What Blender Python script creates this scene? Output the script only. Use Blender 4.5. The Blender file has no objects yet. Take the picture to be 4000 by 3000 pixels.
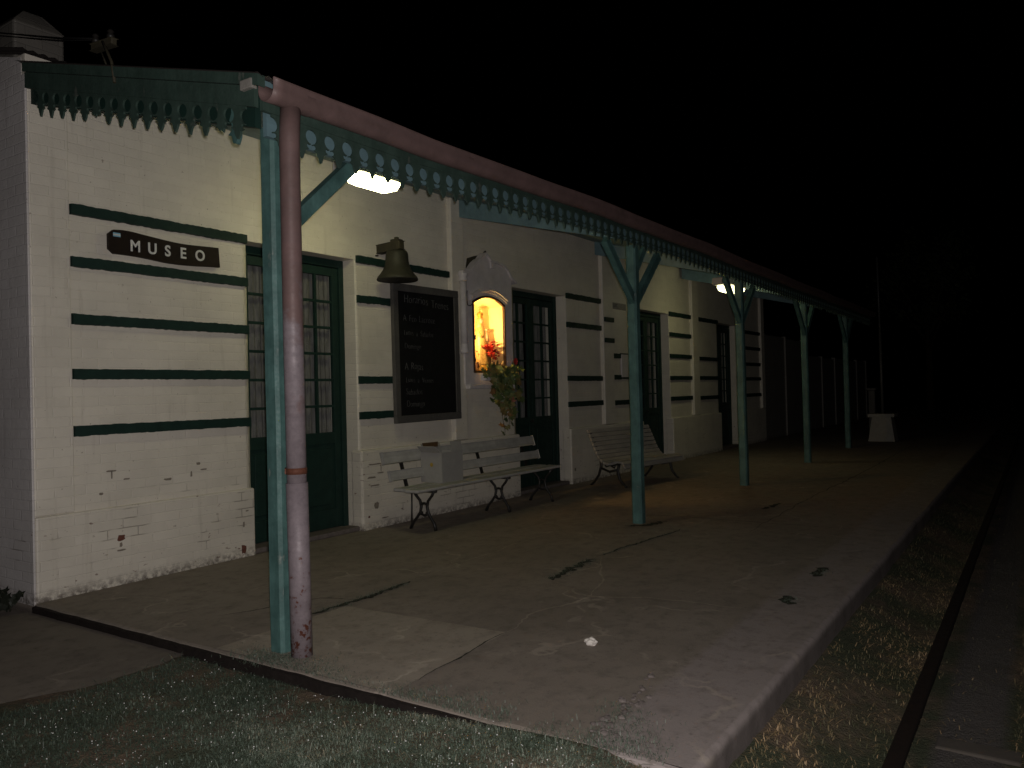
import bpy, bmesh, math, random
from mathutils import Vector, Matrix, noise
random.seed(7)
R = math.radians
scn = bpy.context.scene
col = scn.collection

# ------------------------------------------------------------------ materials
class NT:
    def __init__(s, name):
        s.m = bpy.data.materials.new(name); s.m.use_nodes = True
        s.t = s.m.node_tree; s.n = s.t.nodes; s.l = s.t.links
        s.b = s.n['Principled BSDF']
        s.tc = s.n.new('ShaderNodeTexCoord')
        s.geo = s.n.new('ShaderNodeNewGeometry')
        s.pos = s.geo.outputs['Position']
    def node(s, typ, **kw):
        x = s.n.new(typ)
        for k, v in kw.items(): setattr(x, k, v)
        return x
    def inp(s, sock, v):
        if isinstance(v, bpy.types.NodeSocket): s.l.new(v, sock)
        else: sock.default_value = v
    def math(s, op, a, b=0.0, c=0.0):
        x = s.node('ShaderNodeMath', operation=op)
        s.inp(x.inputs[0], a); s.inp(x.inputs[1], b); s.inp(x.inputs[2], c)
        return x.outputs[0]
    def noise(s, scale, detail=4, rough=0.6, vec=None, dist=0.0):
        x = s.node('ShaderNodeTexNoise')
        x.inputs['Scale'].default_value = scale; x.inputs['Detail'].default_value = detail
        x.inputs['Roughness'].default_value = rough; x.inputs['Distortion'].default_value = dist
        s.l.new(vec or s.pos, x.inputs['Vector'])
        return x.outputs['Fac']
    def vscale(s, v, sx, sy, sz):
        x = s.node('ShaderNodeVectorMath', operation='MULTIPLY')
        s.l.new(v, x.inputs[0]); x.inputs[1].default_value = (sx, sy, sz)
        return x.outputs[0]
    def sep(s, v=None):
        x = s.node('ShaderNodeSeparateXYZ'); s.l.new(v or s.pos, x.inputs[0])
        return x.outputs
    def comb(s, a, b, c):
        x = s.node('ShaderNodeCombineXYZ')
        for i, v in enumerate((a, b, c)): s.inp(x.inputs[i], v)
        return x.outputs[0]
    def rng(s, v, a, b, c=0.0, d=1.0, smooth=False):
        x = s.node('ShaderNodeMapRange')
        if smooth: x.interpolation_type = 'SMOOTHSTEP'
        s.inp(x.inputs[0], v)
        for i, q in enumerate((a, b, c, d)): s.inp(x.inputs[i + 1], q)
        return x.outputs[0]
    def mix(s, f, a, b):
        x = s.node('ShaderNodeMix', data_type='RGBA')
        s.inp(x.inputs[0], f)
        s.inp(x.inputs[6], a if isinstance(a, bpy.types.NodeSocket) else (*a, 1))
        s.inp(x.inputs[7], b if isinstance(b, bpy.types.NodeSocket) else (*b, 1))
        return x.outputs[2]
    def bump(s, h, strength, dist=0.01, prev=None):
        x = s.node('ShaderNodeBump')
        x.inputs['Strength'].default_value = strength; x.inputs['Distance'].default_value = dist
        s.l.new(h, x.inputs['Height'])
        if prev: s.l.new(prev, x.inputs['Normal'])
        return x.outputs[0]
    def out(s, c, rough=0.6, normal=None, metal=0.0, spec=0.5):
        s.inp(s.b.inputs['Base Color'], c if isinstance(c, bpy.types.NodeSocket) else (*c, 1))
        s.inp(s.b.inputs['Roughness'], rough); s.inp(s.b.inputs['Metallic'], metal)
        s.inp(s.b.inputs['Specular IOR Level'], spec)
        if normal: s.l.new(normal, s.b.inputs['Normal'])
        return s.m

def wall_mat(name, paint, dirt, seed):
    t = NT(name); x, y, z = t.sep()
    br = t.node('ShaderNodeTexBrick')
    uv = t.comb(t.math('ADD', x, y), z, 0.0)
    wob = t.node('ShaderNodeVectorMath', operation='ADD')
    nz = t.node('ShaderNodeTexNoise'); nz.inputs['Scale'].default_value = 9; t.l.new(t.pos, nz.inputs['Vector'])
    sc = t.node('ShaderNodeVectorMath', operation='SCALE'); t.l.new(nz.outputs['Color'], sc.inputs[0]); sc.inputs['Scale'].default_value = 0.012
    t.l.new(uv, wob.inputs[0]); t.l.new(sc.outputs[0], wob.inputs[1])
    t.l.new(wob.outputs[0], br.inputs['Vector'])
    br.inputs['Scale'].default_value = 1.0; br.inputs['Brick Width'].default_value = 0.25; br.inputs['Row Height'].default_value = 0.075
    br.inputs['Mortar Size'].default_value = 0.006; br.inputs['Mortar Smooth'].default_value = 0.7
    br.inputs['Color1'].default_value = (0, 0, 0, 1); br.inputs['Color2'].default_value = (1, 1, 1, 1)
    n1 = t.noise(2.2, 5, 0.6); n2 = t.noise(22, 5, 0.7); n3 = t.noise(60, 3, 0.7)
    c = t.mix(t.rng(n1, .35, .7), paint, tuple(q * .86 for q in paint))
    c = t.mix(t.math('MULTIPLY', br.outputs['Color'], .13), c, (.40, .36, .30))
    c = t.mix(t.math('MULTIPLY', br.outputs['Fac'], t.rng(n2, .45, .65, 0, .13)), c, dirt)
    # flaked paint low on the wall: worn joints and a few bare bricks
    low = t.rng(z, .95, .15)
    chipn = t.noise(13, 3, .55, t.vscale(t.pos, 1, 1, 2.2))
    chip = t.math('MULTIPLY', t.rng(chipn, .67, .70), t.rng(t.noise(1.7, 2), .5, .58))
    chip = t.math('MULTIPLY', chip, t.rng(low, .1, .3))
    c = t.mix(chip, c, t.mix(t.rng(n3, .4, .6), (.20, .115, .085), (.22, .17, .14)))
    speck = t.math('MULTIPLY', t.rng(t.noise(34, 2, .5), .735, .75), .7)
    c = t.mix(speck, c, dirt)
    jl = t.math('MULTIPLY', br.outputs['Fac'], t.math('MULTIPLY', t.rng(low, .15, .5), t.rng(t.noise(3.1, 3), .55, .62)))
    c = t.mix(t.math('MULTIPLY', jl, .6), c, (.15, .12, .095))
    grime = t.math('MULTIPLY', t.rng(z, .10, .0), t.rng(n2, .4, .6))
    c = t.mix(grime, c, (.12, .10, .085))
    streak = t.noise(5, 4, .6, t.vscale(t.pos, 3, 3, .25))
    c = t.mix(t.rng(streak, .6, .8, 0, .30), c, dirt)
    h = t.math('MULTIPLY', br.outputs['Fac'], -1.0)
    b1 = t.bump(h, .45, .005)
    b2 = t.bump(t.math('ADD', n3, t.math('MULTIPLY', n2, 1.5)), .45, .004, b1)
    return t.out(c, t.rng(n2, .3, .7, .38, .6), b2, 0, .45)

def wood_mat(name, c1, c2, under, wear=.62, rough=.5, grain=(14, 14, 1.2)):
    t = NT(name)
    n = t.noise(1.0, 6, .65, t.vscale(t.pos, *grain)); n2 = t.noise(6, 5, .65); n3 = t.noise(50, 3, .6)
    c = t.mix(t.rng(n2, .35, .65), c1, c2)
    c = t.mix(t.rng(n, .4, .75, 0, .55), c, tuple(q * .45 for q in c1))
    c = t.mix(t.rng(t.math('ADD', t.math('MULTIPLY', n, .5), t.math('MULTIPLY', n2, .5)), wear, wear + .05), c, under)
    b = t.bump(t.math('ADD', n, t.math('MULTIPLY', n3, .4)), .5, .004)
    return t.out(c, t.rng(n3, .3, .7, rough - .08, rough + .15), b)

def plain(name, c, rough=.6, spec=.5, metal=0., nscale=14, var=.75, bump=.25):
    t = NT(name); n = t.noise(nscale, 5, .65); n2 = t.noise(nscale * 6, 3, .6)
    cc = t.mix(t.rng(n, .35, .7), c, tuple(q * var for q in c))
    return t.out(cc, t.rng(n, .3, .7, max(.05, rough - .1), min(1, rough + .1)), t.bump(t.math('ADD', n, t.math('MULTIPLY', n2, .5)), bump, .004), metal, spec)

def emit(name, c, s):
    t = NT(name); t.out((.8, .8, .8), .4)
    t.inp(t.b.inputs['Emission Color'], (*c, 1)); t.b.inputs['Emission Strength'].default_value = s
    return t.m

M = {}
M['wall'] = wall_mat('white_painted_brick', (.74, .69, .60), (.30, .25, .20), 1)
M['wall_end'] = wall_mat('weathered_grey_brick', (.64, .61, .60), (.30, .26, .25), 2)
M['fence_wall'] = wall_mat('pale_fence_wall', (.26, .245, .22), (.14, .12, .10), 3)
M['green'] = plain('dark_green_paint', (.0115, .034, .027), .66, .25, 0, 9, .7, .3)
M['teal'] = wood_mat('worn_teal_wood', (.088, .185, .172), (.040, .095, .088), (.18, .21, .19), .60, .6, (22, 22, 1.6))
M['teal_dark'] = wood_mat('weathered_green_wood', (.045, .080, .064), (.026, .052, .040), (.085, .10, .085), .60, .65)
M['blue_wood'] = wood_mat('blue_painted_boards', (.15, .25, .28), (.12, .20, .225), (.18, .22, .23), .66, .55, (1.2, 6, 6))
M['grey_wood'] = wood_mat('grey_wood_frame', (.095, .09, .083), (.07, .066, .062), (.16, .15, .14), .6, .7, (10, 10, 2))
M['bench_wood'] = wood_mat('white_bench_paint', (.47, .46, .44), (.36, .35, .33), (.17, .14, .11), .655, .55, (1.0, 18, 18))
M['bench_grey'] = wood_mat('weathered_bench_slats', (.34, .325, .31), (.27, .26, .245), (.17, .14, .11), .655, .6, (1.0, 18, 18))
M['iron'] = plain('black_cast_iron', (.020, .018, .016), .45, .5, 0, 30, .6, .3)
M['board_black'] = plain('blackboard_slate', (.008, .008, .008), .75, .25, 0, 6, .6, .1)
M['chalk'] = plain('chalk', (.19, .19, .19), .95, .1, 0, 150, .35, .2)
M['sign_brown'] = plain('dark_brown_sign', (.015, .0075, .006), .6, .22, 0, 12, .6, .2)
M['white_paint'] = plain('white_paint', (.68, .68, .66), .5, .5, 0, 20, .9, .1)
M['sky_blue'] = plain('sky_blue_paint', (.22, .46, .62), .5, .5, 0, 20, .9, .1)
M['plaster'] = plain('white_plaster', (.66, .615, .62), .6, .4, 0, 7, .8, .35)
M['bronze'] = plain('aged_bell_bronze', (.042, .040, .028), .6, .35, .15, 10, .6, .25)
M['old_timber'] = wood_mat('old_bracket_timber', (.050, .042, .022), (.03, .026, .015), (.07, .06, .04), .6, .7)
M['cream'] = plain('niche_cream', (.78, .62, .36), .7, .3, 0, 6, .92, .15)
M['robe'] = None
M['skin'] = plain('statue_skin', (.26, .17, .11), .5, .5, 0, 30, .9, .1)
M['gold'] = plain('gilded_metal', (.45, .26, .06), .35, .5, .7, 40, .6, .2)
M['red_petal'] = plain('red_petals', (.55, .05, .045), .55, .4, 0, 40, .6, .2)
M['bronze_frame'] = plain('brown_metal_frame', (.05, .022, .017), .5, .4, .1, 20, .7, .1)
M['carton'] = plain('white_carton', (.33, .32, .30), .7, .3, 0, 8, .88, .1)
M['tape'] = plain('brown_packing_tape', (.12, .07, .035), .35, .5, 0, 10, .8, .1)
M['curtain'] = None
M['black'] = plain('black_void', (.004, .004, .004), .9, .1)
M['cable'] = plain('black_cable', (.01, .01, .01), .5, .4)
M['rust'] = plain('rusty_strap', (.15, .055, .032), .7, .3, 0, 40, .6, .3)
M['housing'] = plain('white_lamp_housing', (.62, .58, .54), .45, .5, 0, 20, .92, .1)
M['lamp'] = emit('lit_lamp_diffuser', (1.0, .95, .50), 17.5)
M['paper'] = plain('white_paper', (.75, .70, .64), .8, .3, 0, 60, .8, .3)
M['roof'] = plain('corrugated_iron_roof', (.10, .085, .08), .6, .4, .3, 3, .6, .2)
M['stone'] = plain('pale_rubble', (.17, .145, .135), .9, .2, 0, 25, .65, .6)
M['pedestal'] = plain('whitewashed_pedestal', (.34, .325, .285), .7, .3, 0, 8, .85, .3)
M['pole'] = plain('grey_pole', (.10, .10, .095), .5, .5, .2, 10, .8, .1)
M['bark'] = plain('bark', (.07, .05, .035), .9, .2, 0, 12, .5, .8)
M['sleeper'] = wood_mat('old_sleeper', (.10, .085, .07), (.07, .06, .05), (.13, .11, .09), .6, .9, (8, 1.5, 8))
M['rail'] = plain('rusty_rail', (.016, .010, .008), .85, .2, 0, 20, .6, .3)

def robe():
    t = NT('embroidered_robe'); x, y, z = t.sep()
    w = t.node('ShaderNodeTexVoronoi'); w.inputs['Scale'].default_value = 38; t.l.new(t.pos, w.inputs['Vector'])
    f = t.rng(w.outputs['Distance'], .15, .5)
    c = t.mix(f, (.17, .088, .02), (.27, .18, .075))
    return t.out(c, .45, t.bump(w.outputs['Distance'], .2, .003))
M['robe'] = robe()

def curtain():
    t = NT('net_curtain'); x, y, z = t.sep()
    w = t.node('ShaderNodeTexVoronoi'); w.inputs['Scale'].default_value = 26; t.l.new(t.pos, w.inputs['Vector'])
    ring = t.rng(t.math('ABSOLUTE', t.math('SUBTRACT', w.outputs['Distance'], .32)), .06, .10, 1, 0)
    rows = t.math('ABSOLUTE', t.math('SUBTRACT', t.math('FRACT', t.math('ADD', t.math('MULTIPLY', z, 1.05), .32)), .5))
    pat = t.math('MULTIPLY', ring, t.rng(rows, .10, .14, 1, 0))
    n = t.noise(40, 3, .6, t.vscale(t.pos, 1, 1, .12))
    c = t.mix(t.rng(n, .35, .65), (.23, .22, .215), (.14, .135, .13))
    c = t.mix(t.math('MULTIPLY', pat, .5), c, (.26, .25, .24))
    return t.out(c, .9, t.bump(n, .4, .01), 0, .1)
M['curtain'] = curtain()

def glass():
    t = NT('window_glass')
    tr = t.node('ShaderNodeBsdfTransparent'); tr.inputs[0].default_value = (.88, .90, .89, 1)
    gl = t.node('ShaderNodeBsdfGlossy'); gl.inputs['Roughness'].default_value = .06
    lw = t.node('ShaderNodeLayerWeight'); lw.inputs[0].default_value = .5
    fr = t.node('ShaderNodeMath', operation='MULTIPLY_ADD'); t.l.new(t.math('POWER', lw.outputs['Facing'], 4.0), fr.inputs[0]); fr.inputs[1].default_value = .5; fr.inputs[2].default_value = .035
    mx = t.node('ShaderNodeMixShader')
    t.l.new(fr.outputs[0], mx.inputs[0]); t.l.new(tr.outputs[0], mx.inputs[1]); t.l.new(gl.outputs[0], mx.inputs[2])
    t.l.new(mx.outputs[0], t.n['Material Output'].inputs[0])
    return t.m
M['glass'] = glass()

def pipe_mat(name, bias):
    t = NT(name); x, y, z = t.sep()
    n = t.noise(5, 5, .65); n2 = t.noise(24, 4, .7); band = t.noise(1, 3, .6, t.vscale(t.pos, .5, .5, 22))
    pink = t.mix(t.rng(n, .35, .65), (.180, .115, .109), (.128, .085, .079))
    zinc = t.mix(t.rng(n2, .3, .7), (.27, .225, .24), (.185, .155, .168))
    f = t.math('ADD', t.rng(z, 2.6, .9, 0, 1), t.math('MULTIPLY', t.math('SUBTRACT', n, .5), 1.6))
    c = t.mix(t.rng(t.math('ADD', f, bias), .35, .6), pink, zinc)
    c = t.mix(t.rng(band, .55, .75, 0, .3), c, (.12, .09, .095))
    low = t.rng(z, .95, .1)
    rn = t.math('ADD', n2, t.math('MULTIPLY', low, .16))
    c = t.mix(t.rng(rn, .70, .76), c, (.11, .035, .02))
    return t.out(c, t.rng(n2, .3, .7, .42, .62), t.bump(t.math('ADD', n2, band), .35, .004), .05, .3)
M['pipe'] = pipe_mat('faded_pink_downpipe', 0.0)
M['gutter'] = pipe_mat('faded_red_gutter', -0.8)

def leafmat(name, ramp, rough=.45, spec=.5):
    t = NT(name); a = t.node('ShaderNodeAttribute', attribute_name='tint')
    r = t.node('ShaderNodeValToRGB'); t.l.new(a.outputs['Fac'], r.inputs[0])
    el = r.color_ramp.elements
    while len(el) < len(ramp): el.new(.5)
    for e, (p, c) in zip(el, ramp): e.position = p; e.color = (*c, 1)
    m = t.out(r.outputs[0], rough, None, 0, spec)
    return m
M['grass'] = leafmat('lawn_grass', [(0, (.042, .060, .042)), (.35, (.070, .095, .068)), (.62, (.115, .145, .108)), (.80, (.165, .18, .145)), (1, (.21, .185, .12))], .5, .4)
M['drygrass'] = leafmat('dry_track_grass', [(0, (.055, .060, .032)), (.3, (.10, .092, .048)), (.5, (.20, .145, .075)), (.8, (.32, .215, .115)), (1, (.38, .28, .17))], .6, .3)
M['ivy'] = leafmat('trailing_leaves', [(0, (.045, .070, .025)), (.4, (.085, .115, .040)), (.62, (.15, .14, .05)), (.84, (.20, .115, .045)), (1, (.22, .07, .04))], .5, .4)
M['tree'] = leafmat('tree_leaves', [(0, (.02, .035, .015)), (.5, (.045, .065, .025)), (1, (.08, .09, .04))], .6, .3)

def ground_mat():
    t = NT('ground_soil'); x, y, z = t.sep()
    n = t.noise(1.6, 6, .65); n2 = t.noise(18, 5, .7); n3 = t.noise(70, 3, .7)
    soil = t.mix(t.rng(n2, .35, .65), (.185, .135, .092), (.10, .078, .058))
    c = t.mix(t.rng(n, .42, .58), soil, t.mix(n3, (.045, .055, .032), (.075, .080, .050)))
    # bare earth strip between the rails
    strip = t.math('MULTIPLY', t.rng(y, .50, .44), t.rng(y, .16, .22))
    c = t.mix(t.math('MULTIPLY', strip, t.rng(x, 3.2, 4.2)), c, t.mix(n2, (.12, .108, .10), (.085, .078, .073)))
    return t.out(c, .95, t.bump(t.math('ADD', n2, n3), .8, .02), 0, .2)
M['ground'] = ground_mat()

def concrete(name, base, alt, warm, kerb=None):
    t = NT(name); x, y, z = t.sep()
    n = t.noise(.9, 6, .6); n2 = t.noise(7, 6, .7); n3 = t.noise(90, 3, .7); n4 = t.noise(2.4, 4, .6)
    c = t.mix(t.rng(n, .38, .62), base, alt)
    if warm:
        red = t.math('MULTIPLY', t.rng(x, 7.4, 9.2, 0, 1, True), t.rng(n4, .35, .6))
        c = t.mix(t.math('MULTIPLY', red, .35), c, (.27, .175, .145))
        c = t.mix(t.rng(t.math('ADD', y, t.math('MULTIPLY', n2, .10)), 1.66, 1.60), c, (.265, .228, .215))
    c = t.mix(t.rng(n2, .48, .74, 0, .6), c, tuple(q * .52 for q in base))
    n5 = t.noise(28, 4, .7); c = t.mix(t.rng(n5, .60, .72, 0, .55), c, tuple(q * .5 for q in base))
    c = t.mix(t.rng(n3, .6, .75, 0, .5), c, tuple(min(.4, q * 1.7) for q in base))
    v = t.node('ShaderNodeTexVoronoi', feature='DISTANCE_TO_EDGE'); v.inputs['Scale'].default_value = .55
    wv = t.node('ShaderNodeVectorMath', operation='ADD')
    nn = t.node('ShaderNodeTexNoise'); nn.inputs['Scale'].default_value = 2.2; nn.inputs['Detail'].default_value = 6; t.l.new(t.pos, nn.inputs['Vector'])
    t.l.new(t.pos, wv.inputs[0]); t.l.new(nn.outputs['Color'], wv.inputs[1]); t.l.new(wv.outputs[0], v.inputs['Vector'])
    crack = t.math('MULTIPLY', t.rng(v.outputs['Distance'], .004, .014, 1, 0), t.rng(n4, .45, .6))
    c = t.mix(t.math('MULTIPLY', crack, .65), c, tuple(q * 1.45 for q in alt))
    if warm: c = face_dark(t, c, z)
    h = t.math('ADD', t.math('MULTIPLY', n3, .5), n2)
    return t.out(c, t.rng(n2, .3, .7, .7, .9), t.bump(h, .45, .008), 0, .3)
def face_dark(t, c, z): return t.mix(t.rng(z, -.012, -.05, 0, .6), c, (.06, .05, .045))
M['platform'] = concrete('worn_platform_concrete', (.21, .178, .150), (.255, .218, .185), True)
M['slab'] = concrete('paler_concrete_slab', (.30, .258, .212), (.34, .295, .245), False)
M['path'] = concrete('dark_concrete_path', (.15, .128, .110), (.19, .162, .138), False)
M['moss'] = plain('mossy_joint', (.055, .055, .040), .95, .1, 0, 30, .5, .8)

M['brick_red'] = plain('bare_red_brick', (.17, .07, .05), .9, .2, 0, 40, .6, .4)
M['scuff'] = plain('bare_mortar', (.27, .235, .19), .9, .2, 0, 40, .6, .4)
# ------------------------------------------------------------------ geometry helpers
def box(bm, x0, x1, y0, y1, z0, z1, bev=0.0, mat=None):
    r = bmesh.ops.create_cube(bm, size=1.0)
    vs = r['verts']
    S = Matrix.Diagonal((x1 - x0, y1 - y0, z1 - z0, 1)); T = Matrix.Translation(((x0 + x1) / 2, (y0 + y1) / 2, (z0 + z1) / 2))
    mt = T @ S
    for v in vs: v.co = mt @ v.co
    if mat is not None:
        for v in vs: v.co = mat @ v.co
    if bev:
        es = {e for v in vs for e in v.link_edges}
        bmesh.ops.bevel(bm, geom=list(es), offset=bev, segments=2, affect='EDGES', profile=.5)
    return vs

def beam(bm, p, q, w, h, bev=.006, up=(0, 0, 1)):
    """rectangular bar from p to q, w across, h in the up direction"""
    p = Vector(p); q = Vector(q); d = (q - p); L = d.length; d.normalize()
    s = d.cross(Vector(up))
    if s.length < 1e-4: s = d.cross(Vector((1, 0, 0)))
    s.normalize(); u = s.cross(d)
    m = Matrix((( *d, 0), (*s, 0), (*u, 0), (0, 0, 0, 1))).transposed()
    m.translation = (p + q) / 2
    return box(bm, -L / 2, L / 2, -w / 2, w / 2, -h / 2, h / 2, bev, m)

def tube(bm, pts, r, n=8, caps=True):
    pts = [Vector(p) for p in pts]
    rs = r if isinstance(r, (list, tuple)) else [r] * len(pts)
    rings = []; ref = None
    for i, p in enumerate(pts):
        d = (pts[min(i + 1, len(pts) - 1)] - pts[max(i - 1, 0)]).normalized()
        if ref is None:
            ref = d.orthogonal().normalized()
        ref = (ref - d * ref.dot(d)).normalized(); b = d.cross(ref)
        rings.append([bm.verts.new(p + (ref * math.cos(a) + b * math.sin(a)) * rs[i]) for a in [2 * math.pi * k / n for k in range(n)]])
    for a, b in zip(rings, rings[1:]):
        for k in range(n):
            f = bm.faces.new((a[k], a[(k + 1) % n], b[(k + 1) % n], b[k])); f.smooth = True
    if caps:
        bm.faces.new(rings[0][::-1]); bm.faces.new(rings[-1])

def lathe(bm, prof, n=28, c=(0, 0, 0), sx=1.0, sy=1.0):
    rings = []
    for r, z in prof:
        rings.append([bm.verts.new((c[0] + r * sx * math.cos(2 * math.pi * k / n), c[1] + r * sy * math.sin(2 * math.pi * k / n), c[2] + z)) for k in range(n)])
    for a, b in zip(rings, rings[1:]):
        for k in range(n):
            f = bm.faces.new((a[k], a[(k + 1) % n], b[(k + 1) % n], b[k])); f.smooth = True
    bm.faces.new(rings[0][::-1]); bm.faces.new(rings[-1])

def prism(bm, pts, depth):
    """pts: 3-D outline (planar); extruded by vector depth"""
    vs = [bm.verts.new(p) for p in pts]
    f = bm.faces.new(vs)
    ex = bmesh.ops.extrude_face_region(bm, geom=[f])
    for v in ex['geom']:
        if isinstance(v, bmesh.types.BMVert): v.co += Vector(depth)

def build(name, bm, mat, parent=None, recalc=True):
    if recalc: bmesh.ops.recalc_face_normals(bm, faces=bm.faces[:])
    root = parent
    while root is not None and root.parent is not None: root = root.parent
    if root is not None:
        o_ = Vector(root.location)
        for v in bm.verts: v.co -= o_
    me = bpy.data.meshes.new(name); bm.to_mesh(me); bm.free()
    me.materials.append(M[mat] if isinstance(mat, str) else mat)
    o = bpy.data.objects.new(name, me); col.objects.link(o)
    if parent is not None: o.parent = parent
    return o

def thing(name, label, cat, loc=(0, 0, 0), group=None):
    o = bpy.data.objects.new(name, None); col.objects.link(o); o.location = loc
    o.empty_display_size = .2
    return tag(o, label, cat, group)
def tag(o, label, cat, group=None):
    o['label'] = label; o['category'] = cat
    if group: o['group'] = group
    return o
def struct(o, kind='structure'):
    o['kind'] = kind; return o
def B(): return bmesh.new()

def text_mesh(bm, s, size, origin, ux, uz, depth=.004, offset=0.0, jitter=0.0, narrow=1.0, spacing=1.0):
    """letters as meshes placed on a plane: origin + ux*u + uz*v"""
    cu = bpy.data.curves.new('t', 'FONT'); cu.body = s; cu.size = size; cu.extrude = depth; cu.offset = offset
    cu.space_character = spacing
    ob = bpy.data.objects.new('t', cu); col.objects.link(ob)
    bpy.context.view_layer.update()
    me = bpy.data.meshes.new_from_object(ob.evaluated_get(bpy.context.evaluated_depsgraph_get()))
    ux = Vector(ux); uz = Vector(uz); un = ux.cross(uz)
    base = len(bm.verts)
    vs = []
    for v in me.vertices:
        u, w, d = v.co
        u *= narrow
        if jitter:
            w += jitter * noise.noise((u * 6, 3.1, len(s))); u += jitter * .4 * noise.noise((u * 9, 1.2, w * 8))
        vs.append(bm.verts.new(Vector(origin) + ux * u + uz * w + un * d))
    for p in me.polygons:
        try: bm.faces.new([vs[i] for i in p.vertices])
        except ValueError: pass
    bpy.data.objects.remove(ob); bpy.data.curves.remove(cu); bpy.data.meshes.remove(me)

# ------------------------------------------------------------------ ground
def sm(a, b, v):
    t = min(1, max(0, (v - a) / (b - a))); return t * t * (3 - 2 * t)
def gz(x, y):
    lawn = -.07 if y > 3.2 else (-.07 * sm(1.55, 3.2, y) if y > 1.55 else -.26 * sm(1.55, .55, y))
    bank = -.14 - .15 * sm(1.12, .7, y)
    if y < 1.25:
        z = lawn + (bank - lawn) * sm(2.6, 3.6, x)
    else:
        z = lawn + (-.45 - lawn) * sm(2.90, 3.05, x)
    z += (.012 * noise.noise((x * 2.1, y * 2.1, 0)) + .006 * noise.noise((x * 7, y * 7, 3))) * (1 if (x < 2.8 or y < 1.1) else 0)
    return z
def ground():
    bm = B()
    def axis(lo, hi, step, far):
        a = []; v = lo
        while v <= hi + 1e-6: a.append(v); v += step
        s = step; f = a[-1]
        while f < far: s *= 1.6; f += s; a.append(f)
        s = step; f = a[0]; pre = []
        while f > -far: s *= 1.6; f -= s; pre.append(f)
        return pre[::-1] + a
    xs = axis(.4, 9.0, .06, 900); ys = axis(-1.2, 4.6, .06, 900)
    g = [[bm.verts.new((x, y, gz(x, y))) for y in ys] for x in xs]
    for i in range(len(xs) - 1):
        for j in range(len(ys) - 1):
            f = bm.faces.new((g[i][j], g[i + 1][j], g[i + 1][j + 1], g[i][j + 1])); f.smooth = True
    struct(build('ground', bm, 'ground'))
ground()

def platform():
    bm = B()
    # irregular front and end edges
    edge = []
    n = 60
    for k in range(n + 1):
        y = 6.5 - (6.5 - 1.14) * k / n
        edge.append((2.84 + .012 * noise.noise((y * 5, 0, 7)), y))
    m = 420
    for k in range(m + 1):
        x = 2.86 + (60 - 2.86) * (k / m) ** 2
        edge.append((x, 1.12 + .012 * noise.noise((x * 2, 9, 2)) + .004 * noise.noise((x * 9, 4, 2))))
    edge += [(60, 6.5)]
    lev = ((.03, 0), (.012, -.006), (.003, -.018), (0, -.036), (0, -.6))
    L = []
    for d, z in lev:
        L.append([bm.verts.new((x + (d if i <= n else 0), y + (d if i > n and i < len(edge) - 1 else 0), z)) for i, (x, y) in enumerate(edge)])
    bm.faces.new(L[0][::-1])
    for a, b in zip(L, L[1:]):
        for i in range(len(edge) - 1):
            f = bm.faces.new((a[i], a[i + 1], b[i + 1], b[i])); f.smooth = i > n
    return struct(build('platform', bm, 'platform'))
plat = platform()
bm = B(); prev = None
for k in range(90):
    y = 6.08 - (6.08 - 1.62) * k / 89; x = 2.822 + .012 * noise.noise((y * 5, 0, 7)) + .004 * noise.noise((y * 23, 4, 7))
    r_ = [bm.verts.new(p) for p in ((x, y, -.10), (x - .004, y, -.012 + .006 * noise.noise((y * 11, 2, 2))), (x + .02, y, -.008))]
    if prev:
        for i in range(2): bm.faces.new((prev[i], r_[i], r_[i + 1], prev[i + 1]))
    prev = r_
bm.verts.ensure_lookup_table()
M['tar'] = plain('tarred_edge', (.022, .017, .015), .9, .15, 0, 30, .6, .6)
build('edge_board', bm, 'tar', plat, False)  # dark strip over the platform's end face

def sheet(name, pts, mat, z=.004, parent=None, jit=.02, sub=.08):
    bm = B(); out = []
    for (a, b) in zip(pts, pts[1:] + pts[:1]):
        L = math.dist(a, b); k = max(1, int(L / sub))
        for i in range(k):
            x = a[0] + (b[0] - a[0]) * i / k; y = a[1] + (b[1] - a[1]) * i / k
            out.append((x + jit * noise.noise((x * 9, y * 9, 1)), y + jit * noise.noise((x * 9, y * 9, 5))))
    bm.faces.new([bm.verts.new((x, y, z)) for x, y in out])
    return build(name, bm, mat, parent)
sheet('pale_slab', [(2.87, 4.03), (2.87, 2.66), (3.94, 2.72), (3.90, 4.03)], 'slab', .004, plat, .01)
def crack(pts, w, mat='moss', z=.005, name='joint'):
    bm = B(); L = []; Rr = []
    pp = []
    for a, b in zip(pts, pts[1:]):
        k = max(1, int(math.dist(a, b) / .02))
        for i in range(k): pp.append((a[0] + (b[0] - a[0]) * i / k, a[1] + (b[1] - a[1]) * i / k))
    pp.append(pts[-1])
    for i, (x, y) in enumerate(pp):
        q = pp[min(i + 1, len(pp) - 1)]; p0 = pp[max(0, i - 1)]
        d = Vector((q[0] - p0[0], q[1] - p0[1])).normalized(); nrm = Vector((-d.y, d.x))
        tpr = math.sin(math.pi * (i + .3) / (len(pp) + .0)) ** .5 if len(pp) > 2 else 1
        ww = w * (.35 + 1.0 * abs(noise.noise((x * 6, y * 6, 2))) + .9 * abs(noise.noise((x * 31, y * 31, 4)))) * max(.12, tpr)
        off = .035 * noise.noise((x * 3.3, y * 3.3, 8)) + w * .5 * noise.noise((x * 17, y * 17, 6))
        c = Vector((x, y)) + nrm * off
        L.append(bm.verts.new((*(c + nrm * ww / 2), z))); Rr.append(bm.verts.new((*(c - nrm * ww / 2), z)))
    for i in range(len(L) - 1): bm.faces.new((L[i], L[i + 1], Rr[i + 1], Rr[i]))
    return build(name, bm, mat, plat)
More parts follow.
